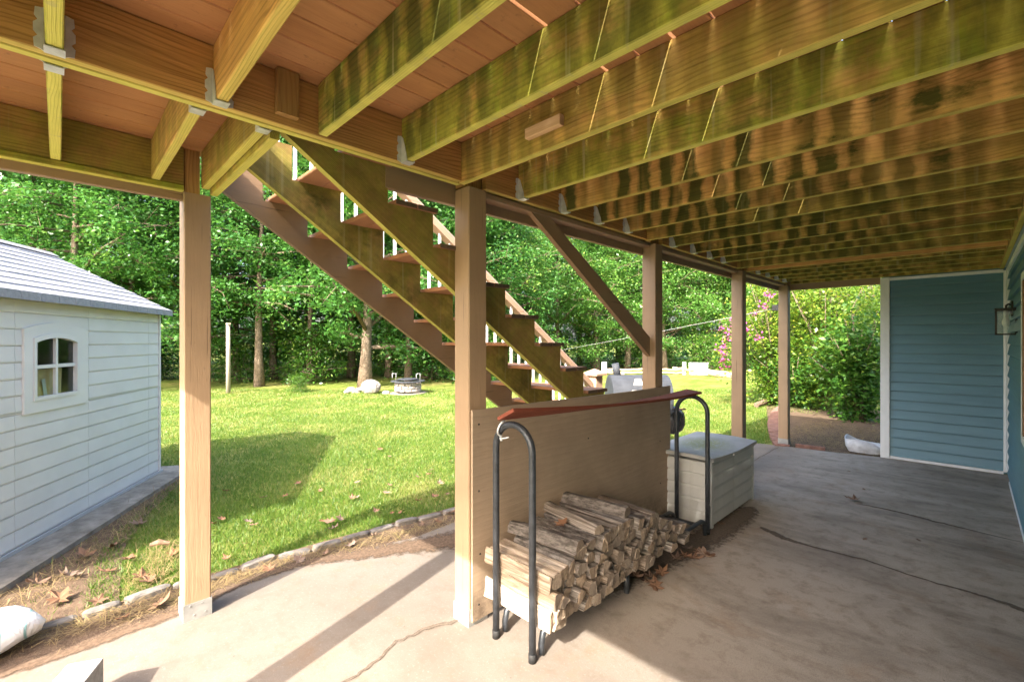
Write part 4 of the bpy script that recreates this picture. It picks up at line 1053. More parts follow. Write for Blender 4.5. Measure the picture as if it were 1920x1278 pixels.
for i in range(nu + 1):
    for j in range(nv + 1):
        u, v = i / nu, j / nv; vs.append((BX0 - .015 + (BX1 - BX0 + .035) * v, BY0 - .02 + (BY1 - BY0 + .035) * u, lidz(u, v)))
fs = [(i * (nv + 1) + j, (i) * (nv + 1) + j + 1, (i + 1) * (nv + 1) + j + 1, (i + 1) * (nv + 1) + j) for i in range(nu) for j in range(nv)]
ld.poly(vs, fs, 0, True)
edge = [(i, nv) for i in range(nu + 1)]
rim = [i for i in range(0, (nv + 1))] + [i * (nv + 1) + nv for i in range(1, nu + 1)] + [nu * (nv + 1) + j for j in range(nv - 1, -1, -1)] + [i * (nv + 1) for i in range(nu - 1, 0, -1)]
rv = [vs[i] for i in rim]; rb = [(x, y, z - 0.034) for x, y, z in rv]
ld.poly(rv + rb, [(i, len(rim) + i, len(rim) + (i + 1) % len(rim), (i + 1) % len(rim)) for i in range(len(rim))])
lid = ld.build('lid', M['lid'], dbox)
MB().box(BX1 + .021, BX1 + .03, 4.66, 4.84, 0.585, 0.612, 0.004).build('lid_handle', M['lid'], lid)

# ================================================================== SMOKER
sx_, sy_ = along(1196, 6.9)
smk = thing('barrel_smoker', (sx_, sy_, 0), 'grey barrel smoker with chimney pipe behind the plywood screen', 'smoker')
ax = Vector((VR[0], VR[1], 0)); rot = Matrix.Translation((sx_, sy_, 0)) @ Matrix.Rotation(math.atan2(VR[1], VR[0]), 4, 'Z')
R_ = 0.33; zc = 0.86
mb = MB(); mb.tube([(-0.44, 0, zc), (-0.43, 0, zc), (0.43, 0, zc), (0.44, 0, zc)], [0.30, R_, R_, 0.30], 28, smooth=False); mb.xf(rot).build('barrel', M['smoker'], smk)
mb = MB(); mb.prism([(-0.20, -0.335, zc + 0.04), (0.10, -0.335, zc + 0.04), (-0.02, -0.20, zc + 0.278), (-0.10, -0.20, zc + 0.278)], (0, -0.012, 0.01)); mb.xf(rot).build('painted_sunlit_facet', M['smoker_sunlit'], smk)  # pale piece paints sunlight onto the sloped front of the grey lid
mb = MB(); mb.tube([(-0.30, 0.02, zc + R_ - 0.03), (-0.34, 0.02, zc + R_ + 0.17)], 0.055, 16); mb.xf(rot).build('chimney', M['smoker'], smk)
mb = MB(); mb.lathe([(0.0, 0.30), (0.09, 0.31), (0.17, 0.37), (0.205, 0.46), (0.20, 0.53), (0.205, 0.535), (0.19, 0.62), (0.12, 0.70), (0, 0.73)], (0.50, 0), 24); mb.xf(rot).build('firebox', M['smoker_dark'], smk)
mb = MB(); mb.tube([(0.40, -0.20, 0.70), (0.52, -0.24, 0.70), (0.64, -0.20, 0.70)], 0.012, 8); mb.xf(rot).build('handle', M['brick'], smk)
for u, v in ((-0.36, -0.2), (-0.36, 0.2), (0.30, -0.2), (0.30, 0.2)):
    mb = MB(); mb.tube([(u, v * 1.3, 0.0), (u, v, zc - 0.24)], 0.02, 8); mb.xf(rot).build('leg', M['smoker_dark'], smk)

# ================================================================== SMALL THINGS ON THE PATIO
ca, cb_ = (-2.925, 0.154), (-2.70, 0.165)
blk = thing('concrete_block', (-2.87, 0.09, 0), 'pale grey concrete block standing on the sunlit patio corner', 'block')
bm_ = MB(); bm_.prism([(-2.925, 0.154, 0), (-2.985, 0.030, 0), (-2.765, -0.076, 0), (-2.705, 0.048, 0)], (0, 0, 0.19)); bb_ = bm_.build('block_body', M['block'], blk)
bv = bb_.modifiers.new('bev', 'BEVEL'); bv.width = 0.006; bv.segments = 2
def pillow(name, c, ax_len, ax_w, h, rz, mat, label, cat, seed):
    r = np.random.default_rng(seed); mb = MB(); nu, nv = 26, 20; vs = []
    ph = r.uniform(0, 6, 8)
    for i in range(nu + 1):
        for j in range(nv):
            u = -1 + 2 * i / nu; a_ = 2 * math.pi * j / nv
            e = (1 - abs(u) ** 5) ** 0.5 * 0.92 + 0.08
            wz = math.sin(a_); wy = math.cos(a_)
            wr = 1 + 0.05 * math.sin(9 * a_ + 6 * u + ph[0]) * abs(u) ** 2 + 0.03 * math.sin(5 * u * 3 + 3 * a_ + ph[1])
            zz = h * (0.5 + 0.5 * math.copysign(abs(wz) ** 0.7, wz) * e * wr) + 0.02 * math.sin(4 * u + ph[2])
            vs.append((ax_len * u / 2, ax_w / 2 * math.copysign(abs(wy) ** 0.75, wy) * (0.62 + 0.38 * e) * wr, max(0.0, zz)))
    fs = [(i * nv + j, i * nv + (j + 1) % nv, (i + 1) * nv + (j + 1) % nv, (i + 1) * nv + j) for i in range(nu) for j in range(nv)]
    mb.poly(vs, fs, 0, True); mb.f += [list(range(nv))[::-1], [nu * nv + j for j in range(nv)]]; mb.mi += [0, 0]; mb.sm += [False, False]
    o = mb.build(name, mat, origin=(0, 0, 0)); o.location = c; o.rotation_euler = (0, 0, rz)
    return tag(o, label, cat)
pillow('plastic_sack', (-3.74, -0.44, -0.01), 0.75, 0.34, 0.17, math.radians(112), M['bag'], 'full white plastic sack with teal stripes lying by the patio corner', 'sack', 3)
# open bag at the far corner by the blue wall
bgx, bgy = -1.17, 8.86
bag = thing('open_bag', (bgx, bgy, -0.02), 'low open white plastic bag with purple print by the blue wall', 'bag')
ob_ = MB(); vs = []
nb = 24
for lv, (sc_, zz) in enumerate(((0.80, -0.02), (0.95, 0.06), (1.0, 0.15), (0.93, 0.145), (0.84, 0.05), (0.78, 0.03))):
    for k in range(nb):
        a_ = 2 * math.pi * k / nb; cx_, sy2 = math.cos(a_), math.sin(a_)
        vs.append((bgx + 0.25 * sc_ * math.copysign(abs(cx_) ** 0.6, cx_), bgy + 0.14 * sc_ * math.copysign(abs(sy2) ** 0.6, sy2), zz + (0.02 * math.sin(3 * a_) + 0.05 * (-cx_) if zz > 0.1 else 0)))
fs = [(l * nb + k, l * nb + (k + 1) % nb, (l + 1) * nb + (k + 1) % nb, (l + 1) * nb + k) for l in range(5) for k in range(nb)]
ob_.poly(vs, fs, 0, True); ob_.f.append([5 * nb + k for k in range(nb)]); ob_.mi.append(0); ob_.sm.append(False)
ob_.build('bag_body', M['bag_plain'], bag)
for k in range(4): MB().box(bgx - 0.02 + k * 0.045, bgx + 0.012 + k * 0.045, bgy - 0.02, bgy + 0.02 + 0.01 * (k % 2), 0.0315, 0.034).build('print_mark', M['purple'], bag)
# small box on the far post and the cable
bxo = MB().box(-2.345, -2.245, 8.43, 8.53, 2.20, 2.30, 0.005).build('junction_box', M['smoker_dark']); tag(bxo, 'small dark box fixed to the far corner post', 'box')
cbl = MB(); A_, B_ = Vector((-2.25, 8.48, 2.25)), Vector((*along(985, 21), height(668, 21)))
cbl.tube([A_.lerp(B_, k / 16) - Vector((0, 0, 0.04 * math.sin(math.pi * k / 16))) for k in range(17)], 0.004, 6)
tag(cbl.build('cable', M['rope']), 'thin pale cable slung from the far post to the trees', 'cable')

# edging stones
edge_pts = [ground(*p) for p in ((60, 1186), (100, 1170), (220, 1130), (330, 1095), (420, 1075), (500, 1048), (620, 1020), (730, 985), (860, 955))]
edging = thing('stone_edging', (edge_pts[3][0], edge_pts[3][1], -0.04), 'row of grey edging stones between lawn and patio soil', 'edging')
er = random.Random(4)
def rock(mb, c, sx, sy, sz, seed, rz=0.0, seg=9, rings=6, jit=0.12, sq=0.8):
    r = random.Random(seed); vs = []
    for i in range(rings + 1):
        ph = -math.pi / 2 + math.pi * i / rings
        for k in range(seg):
            a_ = 2 * math.pi * k / seg; j_ = 1 + r.uniform(-jit, jit)
            cp, spn = math.cos(ph), math.sin(ph)
            x = sx * math.copysign(abs(math.cos(a_) * cp) ** sq, math.cos(a_)) * j_; y = sy * math.copysign(abs(math.sin(a_) * cp) ** sq, math.sin(a_)) * j_; z = sz * math.copysign(abs(spn) ** sq, spn) * (1 + r.uniform(-jit, jit) * 0.6)
            vs.append((c[0] + x * math.cos(rz) - y * math.sin(rz), c[1] + x * math.sin(rz) + y * math.cos(rz), c[2] + z))
    mb.poly(vs, [(i * seg + k, i * seg + (k + 1) % seg, (i + 1) * seg + (k + 1) % seg, (i + 1) * seg + k) for i in range(rings) for k in range(seg)])
    return mb
EP = [Vector((p[0], p[1], 0)) for p in edge_pts]
seglen = [0]
for a_, b_ in zip(EP[:-1], EP[1:]): seglen.append(seglen[-1] + (b_ - a_).length)
def onpath(s_):
    for i in range(len(EP) - 1):
        if s_ <= seglen[i + 1]:
            u = (s_ - seglen[i]) / max(1e-6, seglen[i + 1] - seglen[i]); return EP[i].lerp(EP[i + 1], u), (EP[i + 1] - EP[i])
    return EP[-1], EP[-1] - EP[-2]
s_ = 0.0; k = 0
while s_ < seglen[-1] - 0.1:
    L_ = er.uniform(0.19, 0.27); p, d = onpath(s_ + L_ / 2); rz = math.atan2(d.y, d.x) + er.uniform(-.06, .06)
    rock(MB(), (p.x, p.y, -0.018 + er.uniform(-.014, .006)), L_ / 2 - 0.004, 0.040, 0.036, 100 + k, rz, 12, 6, 0.07, 0.45).build('edging_stone', M['edging'], edging)
    s_ += L_; k += 1
# brick border running back from the far post
bricks = thing('brick_border', (*ground(1455, 815), -0.04), 'curved border of dusty red bricks beside the far post', 'brick border')
bp = [ground(*p) for p in ((1466, 836), (1457, 822), (1452, 808), (1450, 795), (1452, 783), (1458, 772), (1468, 762))]
EPb = [Vector((p[0], p[1], 0)) for p in bp]
bmesh_brick = None
tot = []
for i in range(len(EPb) - 1):
    n_ = max(2, int((EPb[i + 1] - EPb[i]).length / 0.115))
    for q in range(n_):
        p = EPb[i].lerp(EPb[i + 1], q / n_); d = EPb[i + 1] - EPb[i]; rz = math.atan2(d.y, d.x) + er.uniform(-.08, .08)
        if bmesh_brick is None:
            o = MB().box(-0.048, 0.048, -0.105, 0.105, -0.03, 0.03, 0.006).build('brick', M['brick'], bricks, origin=(0, 0, 0)); bmesh_brick = o.data
            place(o, Vector((p.x, p.y, -0.005)), bricks)
        else: o = sharepart('brick', bmesh_brick, (p.x, p.y, -0.005 + er.uniform(-.008, .008)), bricks)
        o.rotation_euler = (er.uniform(-.04, .04), er.uniform(-.04, .04), rz)
eb = MB().box(-2.02, -1.62, 8.50, 8.55, -0.04, 0.035, 0.006).build('edging_board', M['brick']); eb.rotation_euler = (0, 0, 0.09)
tag(eb, 'dark red wooden edging board at the back of the patio', 'board')

# ================================================================== YARD THINGS
# pole
px_, py_ = along(428, 15.3)
pole = MB(); pole.tube([(px_, py_, -0.05), (px_ + .01, py_, 1.2), (px_ - .005, py_, 2.24)], [0.07, 0.066, 0.062], 12); pole = pole.build('wooden_pole', M['pole']); tag(pole, 'grey weathered wooden pole at the edge of the wood', 'pole')
MB().box(px_ - .10, px_ + .10, py_ - .05, py_ + .05, 2.24, 2.31, 0.01).build('pole_cap', M['pole'], pole)
# boulder and stones
bx_, by_ = along(695, 15.2)
tag(rock(MB(), (bx_, by_, 0.17), 0.33, 0.28, 0.25, 21, 0.4, 16, 10, 0.07, 0.95).build('boulder', M['stone']), 'large pale rounded boulder at the foot of the thick tree', 'boulder')
for q, (ppx, pd, s_) in enumerate(((658, 15.8, 0.15), (668, 15.4, 0.11), (676, 15.9, 0.13), (650, 15.2, 0.09), (724, 15.0, 0.10))):
    x, y = along(ppx, pd); lab = ['grey rock left of the boulder, largest of the small ones', 'small flat rock beside the boulder, left side', 'pale rock touching the back of the boulder', 'smallest rock farthest left of the boulder', 'small rock right of the boulder'][q]
    tag(rock(MB(), (x, y, 0.0), s_ * 1.3, s_, s_ * 0.7, 30 + q, q, 10, 6, 0.16).build('rock', M['stone']), lab, 'rock', 'rocks around the boulder')
# fire pit
fx, fy = along(765, 15.2)
fp = thing('fire_pit', (fx, fy, -0.05), 'round fire pit of stones with a metal table ring and grill lid', 'fire pit')
MB().lathe([(0, -0.045), (0.60, -0.045), (0.60, -0.01), (0, -0.01)], (fx, fy), 24, smooth=False).build('base_slab', M['pad'], fp)
fr2 = random.Random(9); stm = None
for lv in range(3):
    for k in range(12):
        a_ = 2 * math.pi * (k + 0.5 * lv) / 12
        loc = (fx + 0.38 * math.cos(a_), fy + 0.38 * math.sin(a_), 0.08 + lv * 0.095)
        if stm is None: o = rock(MB(), (0, 0, 0), 0.055, 0.105, 0.05, 77, 0, 8, 5, 0.12, 0.6).build('pit_stone', M['stone'], fp, origin=(0, 0, 0)); stm = o.data; place(o, Vector(loc), fp)
        else: o = sharepart('pit_stone', stm, loc, fp)
        o.rotation_euler = (0, 0, a_)
MB().lathe([(0.40, 0.355), (0.56, 0.355), (0.56, 0.385), (0.40, 0.385), (0.40, 0.355)], (fx, fy), 28, smooth=False).build('table_ring', M['smoker'], fp)
MB().lathe([(0, 0.43), (0.34, 0.43), (0.34, 0.45), (0, 0.46)], (fx, fy), 24, smooth=False).build('grill_lid', M['smoker'], fp)
for s_ in (-1, 1):
    cx_, cy2 = fx + VR[0] * 0.40 * s_, fy + VR[1] * 0.40 * s_
    MB().tube([(cx_, cy2, 0.38), (cx_, cy2, 0.62), (cx_ - VR[0] * 0.12, cy2 - VR[1] * 0.12, 0.62 if s_ < 0 else 0.60), (cx_ - VR[0] * 0.12, cy2 - VR[1] * 0.12, 0.45)], 0.014, 8).build('crank_arm', M['rope'], fp)
# split rail fence and white posts
fence = thing('split_rail_fence', (*along(1230, 24.0), -0.05), 'weathered split rail fence along the far edge of the lawn', 'fence')
fr3 = random.Random(12)
def rail_(pxa, pya, pxb, pyb, d, r=0.055):
    a_ = Vector((*along(pxa, d), height(pya, d))); b_ = Vector((*along(pxb, d + 0.4), height(pyb, d + 0.4)))
    n_ = 8; path = [a_.lerp(b_, k / n_) + Vector((0, 0, fr3.uniform(-.025, .025))) for k in range(n_ + 1)]
    MB().tube(path, [r * fr3.uniform(0.8, 1.1) for _ in path], 7, smooth=False).build('rail', M['fence'], fence)
for yy in (693.5, 699.5, 705):
    rail_(1138, yy, 1215, yy - 0.5, 23.6); rail_(1210, yy - 0.5, 1287, yy + 0.5, 23.8)
rail_(1262, 690, 1302, 696, 23.4); rail_(1140, 696, 1170, 703, 23.2)
def wpost(ppx, d, w_, top, label):
    x, y = along(ppx, d); o = MB().box(x - w_ / 2, x + w_ / 2, y - w_ / 2, y + w_ / 2, -0.05, top, 0.01).build('fence_post', M['white_box']); tag(o, label, 'post', 'white posts along the split rail fence')
wpost(1133, 23.5, 0.20, 0.62, 'square white post at the left end of the split rail fence')
wpost(1283, 23.8, 0.15, 0.60, 'narrow white post beside the white utility box')
ux, uy = along(1310, 24.0); ub = thing('utility_box', (ux, uy, -0.05), 'white utility cabinet standing at the far end of the fence', 'utility box', rz=0.35)
def ubx(n_, *a): 
    o = MB().box(*a, 0.01).build(n_, M['white_box'], None, origin=(0, 0, 0)); o.parent = ub; o.location = (0, 0, 0); return o
ubx('cabinet', -0.45, 0.45, -0.34, 0.34, 0.0, 0.56); ubx('cabinet_lid', -0.47, 0.47, -0.36, 0.36, 0.561, 0.60)
dl = thing('dead_log', (*along(1350, 22.5), -0.05), 'grey fallen log lying on the grass by the white utility box', 'log')
p0 = Vector((*along(1318, 22.8), 0.25)); p1 = Vector((*along(1378, 21.6), 0.05))
MB().tube([p0, p0.lerp(p1, 0.3) - Vector((0, 0, .06)), p0.lerp(p1, 0.7) - Vector((0, 0, .02)), p1], [0.12, 0.15, 0.17, 0.14], 9, smooth=False).build('log_body', M['fence'], dl)
q0 = Vector((*along(1302, 23.2), 0.42)); MB().tube([q0, q0.lerp(p0, 0.5) + Vector((0, 0, .06)), p0.lerp(p1, 0.15)], [0.05, 0.08, 0.11], 8, smooth=False).build('broken_limb', M['fence'], dl)
# fallen branches by the shrubs
fb = thing('fallen_branch', (*ground(1465, 758), -0.05), 'long dead branch lying in front of the flowering shrub', 'branch')
a_ = Vector((*ground(1418, 762), 0.03)); b_ = Vector((*ground(1545, 735), 0.35))
MB().tube([a_, a_.lerp(b_, 0.35) + Vector((0, 0, .02)), a_.lerp(b_, 0.7) + Vector((0, 0, .04)), b_], [0.07, 0.08, 0.06, 0.03], 8, smooth=False).build('main_limb', M['dark_wood'], fb)
for k in range(9):
    st = a_.lerp(b_, 0.35 + 0.065 * k); en = st + Vector((rg.uniform(-.6, .9), rg.uniform(-.5, .5), rg.uniform(0.05, 0.55)))
    MB().tube([st, st.lerp(en, 0.5) + Vector((0, 0, .06)), en], [0.022, 0.014, 0.006], 6).build('twig', M['dark_wood'], fb)

# ================================================================== TREES
def unit(v): return v / np.linalg.norm(v, axis=1, keepdims=True)
def leaves_mesh(name, centers, size, mat, tint, droop=0.25, wid=0.52, rng=RNG):
    n = len(centers)
    d = rng.normal(0, 1, (n, 3)); d[:, 2] = d[:, 2] * 0.45 - droop; d = unit(d)
    nrm = rng.normal(0, 0.55, (n, 3)); nrm[:, 2] += 0.9
    s_ = unit(np.cross(d, nrm)); up = np.cross(s_, d)
    L_ = (size * rng.uniform(0.65, 1.25, n))[:, None]; W_ = L_ * wid * 0.5
    base = centers
    q = np.empty((n, 4, 3))
    q[:, 0] = base; q[:, 1] = base + d * L_ * 0.5 + s_ * W_ + up * L_ * 0.10; q[:, 2] = base + d * L_; q[:, 3] = base + d * L_ * 0.5 - s_ * W_ + up * L_ * 0.10
    return fastmesh(name, q.reshape(-1, 3), 4, mat, tint)
def build_tree_meshes(seed, H, crown_r, clear, nlimb, ntwig, nleaf, leafsize, trunk_r, mat):
    r = np.random.default_rng(seed); mb = MB()
    lean = r.normal(0, 0.25, 2); n = 9; tp = []
    for i in range(n):
        u = i / (n - 1); tp.append(Vector((lean[0] * u * u + 0.06 * math.sin(5 * u + seed), lean[1] * u * u + 0.06 * math.cos(4 * u + seed), H * 0.93 * u)))
    mb.tube(tp, [trunk_r * (1.35 if i == 0 else 1 - 0.9 * i / (n - 1)) for i in range(n)], 10)
    cs = []; tn = []
    for k in range(nlimb):
        u = clear + (0.97 - clear) * (k + r.uniform(0, 1)) / nlimb
        az = k * 2.399 + r.uniform(-.5, .5)
        idx = u * (n - 1); i0 = min(int(idx), n - 2); st = tp[i0].lerp(tp[i0 + 1], idx - i0)
        prof = math.sin(math.pi * min(1, (u - clear) / (1 - clear) * 0.80 + 0.20)) ** 0.6
        ln = crown_r * prof * r.uniform(0.75, 1.15)
        el = math.radians(r.uniform(-8, 35)) + 0.5 * max(0, u - 0.7)
        dr = Vector((math.cos(az) * math.cos(el), math.sin(az) * math.cos(el), math.sin(el)))
        md = st + dr * ln * 0.55; en = st + dr * ln - Vector((0, 0, 0.10 * ln))
        rb = trunk_r * 0.42 * (1.15 - u)
        mb.tube([st, md, en], [max(rb, 0.025), max(rb * 0.6, 0.016), 0.008], 6)
        for q in range(ntwig):
            v = r.uniform(0.25, 1.0); p = (st.lerp(md, v / 0.55) if v < 0.55 else md.lerp(en, (v - 0.55) / 0.45))
            off = Vector((r.normal(0, 0.42), r.normal(0, 0.42), r.normal(0.05, 0.30)))
            e2 = p + off * (0.6 + 0.25 * ln / 2.5)
            if q % 2 == 0: mb.tube([p, e2], [0.014, 0.005], 4, cap=False)
            m = max(4, int(nleaf * r.uniform(0.5, 1.5)))
            cl = np.array(e2)[None] + r.normal(0, 1, (m, 3)) * np.array([0.30, 0.30, 0.15])
            cs.append(cl); tn.append(np.clip(r.normal(0.45 if r.random() < 0.8 else 0.7, 0.2, m) + r.normal(0, 0.1), 0, 1))
    C_ = np.concatenate(cs); T_ = np.concatenate(tn)
    A = np.array(mb.v); me = bpy.data.meshes.new('trunk'); me.from_pydata(mb.v, [], mb.f); me.polygons.foreach_set('use_smooth', [True] * len(mb.f)); me.materials.append(M['bark'])
    return me, leaves_mesh('crown', C_, leafsize, mat, T_, rng=r)
TREES = [build_tree_meshes(41, 10.5, 3.5, 0.20, 34, 11, 60, 0.145, 0.17, M['leaf']),
         build_tree_meshes(42, 11.5, 3.1, 0.26, 34, 10, 60, 0.145, 0.15, M['leaf']),
         build_tree_meshes(43, 9.0, 3.6, 0.16, 32, 11, 62, 0.15, 0.20, M['leaf']),
         build_tree_meshes(44, 12.5, 3.3, 0.30, 34, 11, 60, 0.145, 0.13, M['leaf'])]
BUSH = [build_tree_meshes(51, 2.6, 1.5, 0.05, 22, 8, 26, 0.15, 0.03, M['leaf_dark']), build_tree_meshes(52, 3.4, 1.4, 0.08, 22, 8, 26, 0.15, 0.035, M['leaf'])]
M['leaf_light'] = m_leaf('oak_leaf_light_green', (0.034, 0.12, 0.028), (0.095, 0.235, 0.045), (0.27, 0.35, 0.07))
def relight(k):
    c = k[1].copy(); c.materials.clear(); c.materials.append(M['leaf_light']); return (k[0], c)
TREES += [relight(TREES[0]), relight(TREES[2])]
def tree(kind, x, y, sc_, rz, label, group, name='oak_tree', cat='tree', z=-0.05):
    tk, cr = kind
    t = thing(name, (x, y, z), label, cat, group)
    for nm, me in (('trunk', tk), ('crown', cr)):
        o = bpy.data.objects.new(nm, me); COL.objects.link(o); o.parent = t; o.rotation_euler = (0, 0, rz); o.scale = (sc_, sc_, sc_)
    return t
tr = random.Random(23)
tree(TREES[2], *along(687, 17.3), 1.12, 1.0, 'large oak with a thick mossy trunk behind the pale boulder', 'trees at the front of the wood')
tree(TREES[1], *along(487, 17.6), 1.0, 2.2, 'slender oak with a mottled trunk right of the wooden pole', 'trees at the front of the wood')
tree(TREES[0], *along(140, 15.0), 1.0, 0.4, 'oak with a pale trunk showing above the shed roof', 'trees at the front of the wood')
tree(TREES[3], *along(60, 16.8), 1.0, 3.1, 'dark trunked oak above the left end of the shed roof', 'trees at the front of the wood')
LAB1 = 'leafy green oak standing in the front row of the wood'
front = [(-90, 16.5, 2, 'oak at the far left edge behind the shed'), (255, 17.2, 3, 'oak whose leaves show between shed roof and near left post'), (360, 17.5, 0, 'oak directly behind the near left post'), (585, 19.0, 3, 'oak between the mottled trunk and the thick mossy trunk'),
         (775, 19.5, 1, 'oak with slim trunk right behind the fire pit'), (870, 20.5, 0, 'oak hidden behind the middle post and stairs'), (960, 22.0, 2, 'oak seen just right of the middle post above the stairs'), (1040, 26.5, 0, 'oak behind the lower end of the stair rail'), (1105, 27.5, 2, 'oak above the white post at the fence end'),
         (1180, 28.5, 0, 'oak behind the diagonal brace and smoker'), (1250, 29.0, 2, 'oak right of the braced post behind the rail fence'), (1320, 29.0, 0, 'oak behind the white utility cabinet'), (1390, 28.0, 2, 'oak behind the third post and pink flowers'), (1460, 27.0, 0, 'oak rising behind the flowering shrub'), (1540, 26.0, 2, 'oak behind the tall yellow green shrub'), (1640, 25.0, 0, 'oak behind the blue wall corner')]
for ppx, d, k, lab in front:
    if ppx > 930: k = 4 if k == 0 else 5
    tree(TREES[k], *along(ppx + tr.uniform(-12, 12), d), tr.uniform(0.9, 1.1), tr.uniform(0, 6.28), lab, 'trees at the front of the wood')
LAB2 = 'dim oak deeper inside the wood behind the front row'
for k in range(26):
    ppx = -280 + k * 72; d = (21.5 if ppx < 900 else 31.5) + tr.uniform(-1.2, 2.5)
    tree(TREES[tr.randrange(4)], *along(ppx, d), tr.uniform(0.95, 1.2), tr.uniform(0, 6.28), LAB2, 'trees deeper inside the wood')
LAB3 = 'shadowed oak far back in the wood'
for k in range(18):
    ppx = -260 + k * 105
    if ppx < 520: continue
    d = (27 if ppx < 900 else 36) + tr.uniform(-1.5, 3)
    tree(TREES[tr.randrange(4)], *along(ppx, d), tr.uniform(1.1, 1.35), tr.uniform(0, 6.28), LAB3, 'trees far back in the wood')
for k in range(24):
    ppx = -150 + k * 74; d = (18.6 if ppx < 900 else 27.0) + tr.uniform(-0.3, 3.5)
    if ppx < 900 and abs(ppx - 690) < 50: d += 2
    tree(BUSH[k % 2], *along(ppx, d), tr.uniform(0.75, 1.05), tr.uniform(0, 6.28), 'leafy understory bush growing among the tree trunks', 'understory bushes in the wood', 'understory_bush', 'bush')
tree(BUSH[0], *along(560, 15.6), 0.22, 1.0, 'small grey green shrub at the lawn edge near the thick tree', None, 'small_shrub', 'shrub')
# far mass of leaves closing the wood
n = 26000
ang = RNG.uniform(-1.0, 0.95, n); dd = np.where(ang < 0, 33, 42) + RNG.uniform(0, 4, n)
zz = RNG.uniform(-0.05, 1, n) ** 0.9 if False else np.abs(RNG.uniform(0.0, 1.0, n)) * np.where(ang < -0.25, 5.5, 9.5)
pp = VF[None] * dd[:, None] + VR[None] * (np.tan(ang) * dd)[:, None]
cl = np.stack([pp[:, 0], pp[:, 1], zz], 1)
fm = leaves_mesh('distant_foliage', cl, 0.55, M['leaf'], np.clip(RNG.normal(0.4, 0.25, n), 0, 1))
fo = bpy.data.objects.new('distant_foliage', fm); COL.objects.link(fo); tag(fo, 'distant mass of green leaves filling the depth of the wood', 'foliage', None, 'stuff')

# shrubs at right
def shrub(name, x, y, H, R_, nst, ncl, nl, ls, mat, label, seed, flowers=0, low=0.05):
    r = np.random.default_rng(seed); t = thing(name, (x, y, -0.05), label, 'shrub'); mb = MB(); cs = []; tn = []; ends = []
    for k in range(nst):
        az = r.uniform(0, 6.28); sp_ = r.uniform(0.15, 1.0) * R_; h = H * r.uniform(0.7, 1.0) * (1 - 0.25 * (sp_ / R_) ** 2)
        en = Vector((math.cos(az) * sp_, math.sin(az) * sp_, h)); md = en * 0.5 + Vector((0, 0, 0.12 * h)) - Vector((en.x, en.y, 0)) * 0.12
        mb.tube([(0.1 * math.cos(az), 0.1 * math.sin(az), 0), md, en], [0.03, 0.018, 0.005], 6); ends.append(en)
        for q in range(ncl):
            u = r.uniform(low, 1.0); p = Vector((0, 0, 0)).lerp(md, u * 2) if u < 0.5 else md.lerp(en, u * 2 - 1)
            c = np.array(p) + r.normal(0, 0.20 * R_, 3) * np.array([1, 1, 0.7]); c[2] = max(c[2], 0.12)
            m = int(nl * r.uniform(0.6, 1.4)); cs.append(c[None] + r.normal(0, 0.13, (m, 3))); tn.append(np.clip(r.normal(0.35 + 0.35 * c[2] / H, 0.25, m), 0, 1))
    mb.build('stems', M['bark'], t, origin=(0, 0, 0)).location = (0, 0, 0)
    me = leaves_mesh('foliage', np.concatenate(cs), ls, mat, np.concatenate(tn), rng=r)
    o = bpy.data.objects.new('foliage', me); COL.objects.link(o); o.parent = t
    return t
cmx, cmy = along(1452, 12.4)
cm = shrub('crape_myrtle', cmx, cmy, 3.9, 1.15, 30, 26, 20, 0.085, M['leaf_yellow'], 'flowering shrub with pink blooms beside the lawn, left of the far post', 61)
fl_me = None
fr4 = np.random.default_rng(8)
flp = [(1354, 615, 12.2), (1372, 610, 12.4), (1370, 623, 12.1), (1364, 635, 12.2), (1357, 650, 12.0), (1350, 657, 12.2), (1357, 664, 12.1), (1355, 674, 12.0), (1358, 688, 12.2), (1442, 553, 12.0), (1464, 551, 12.2), (1432, 575, 11.8), (1416, 588, 11.9), (1400, 618, 11.8), (1422, 634, 11.8), (1375, 600, 12.3)]
for q, (ppx, ppy, d) in enumerate(flp):
    x, y = along(ppx, d - 0.15); z = height(ppy, d - 0.15); m = 34
    if fl_me is None:
        c = fr4.normal(0, 1, (m, 3)) * np.array([0.045, 0.045, 0.055]); fl_me = leaves_mesh('flower_cluster', c, 0.055, M['petal'], fr4.uniform(0, 1, m), 0.0, 0.9, rng=fr4)
    o = bpy.data.objects.new('flower_cluster', fl_me); COL.objects.link(o); o.parent = cm; o['kind'] = 'stuff'; o.location = Vector((x, y, z)) - wloc(cm); o.rotation_euler = (0, 0, q); s_ = fr4.uniform(0.7, 1.25); o.scale = (s_, s_, s_)
    # flowering shoot that carries the cluster
    en = Vector((x, y, z)); st = Vector((cmx, cmy, 0.6)).lerp(en, 0.45)
    MB().tube([st, st.lerp(en, 0.6) + Vector((0, 0, .1)), en], [0.010, 0.007, 0.004], 5).build('flower_shoot', M['bark'], cm)
    c = np.array(en)[None] + fr4.normal(0, 0.14, (46, 3)) - np.array([[0, 0, 0.16]])
    me = leaves_mesh('shoot_foliage', c - np.array([[x, y, z]]), 0.085, M['leaf_yellow'], np.clip(fr4.normal(0.6, 0.25, 46), 0, 1), rng=fr4)
    oo = bpy.data.objects.new('shoot_foliage', me); COL.objects.link(oo); oo.parent = cm; oo.location = en - wloc(cm)
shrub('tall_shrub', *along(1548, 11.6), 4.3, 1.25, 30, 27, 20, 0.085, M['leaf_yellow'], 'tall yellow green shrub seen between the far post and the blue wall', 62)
shrub('broadleaf_shrub', *along(1610, 10.0), 2.5, 0.95, 20, 20, 16, 0.12, M['leaf_dark'], 'dark broad leaved shrub growing close to the blue wall', 63)
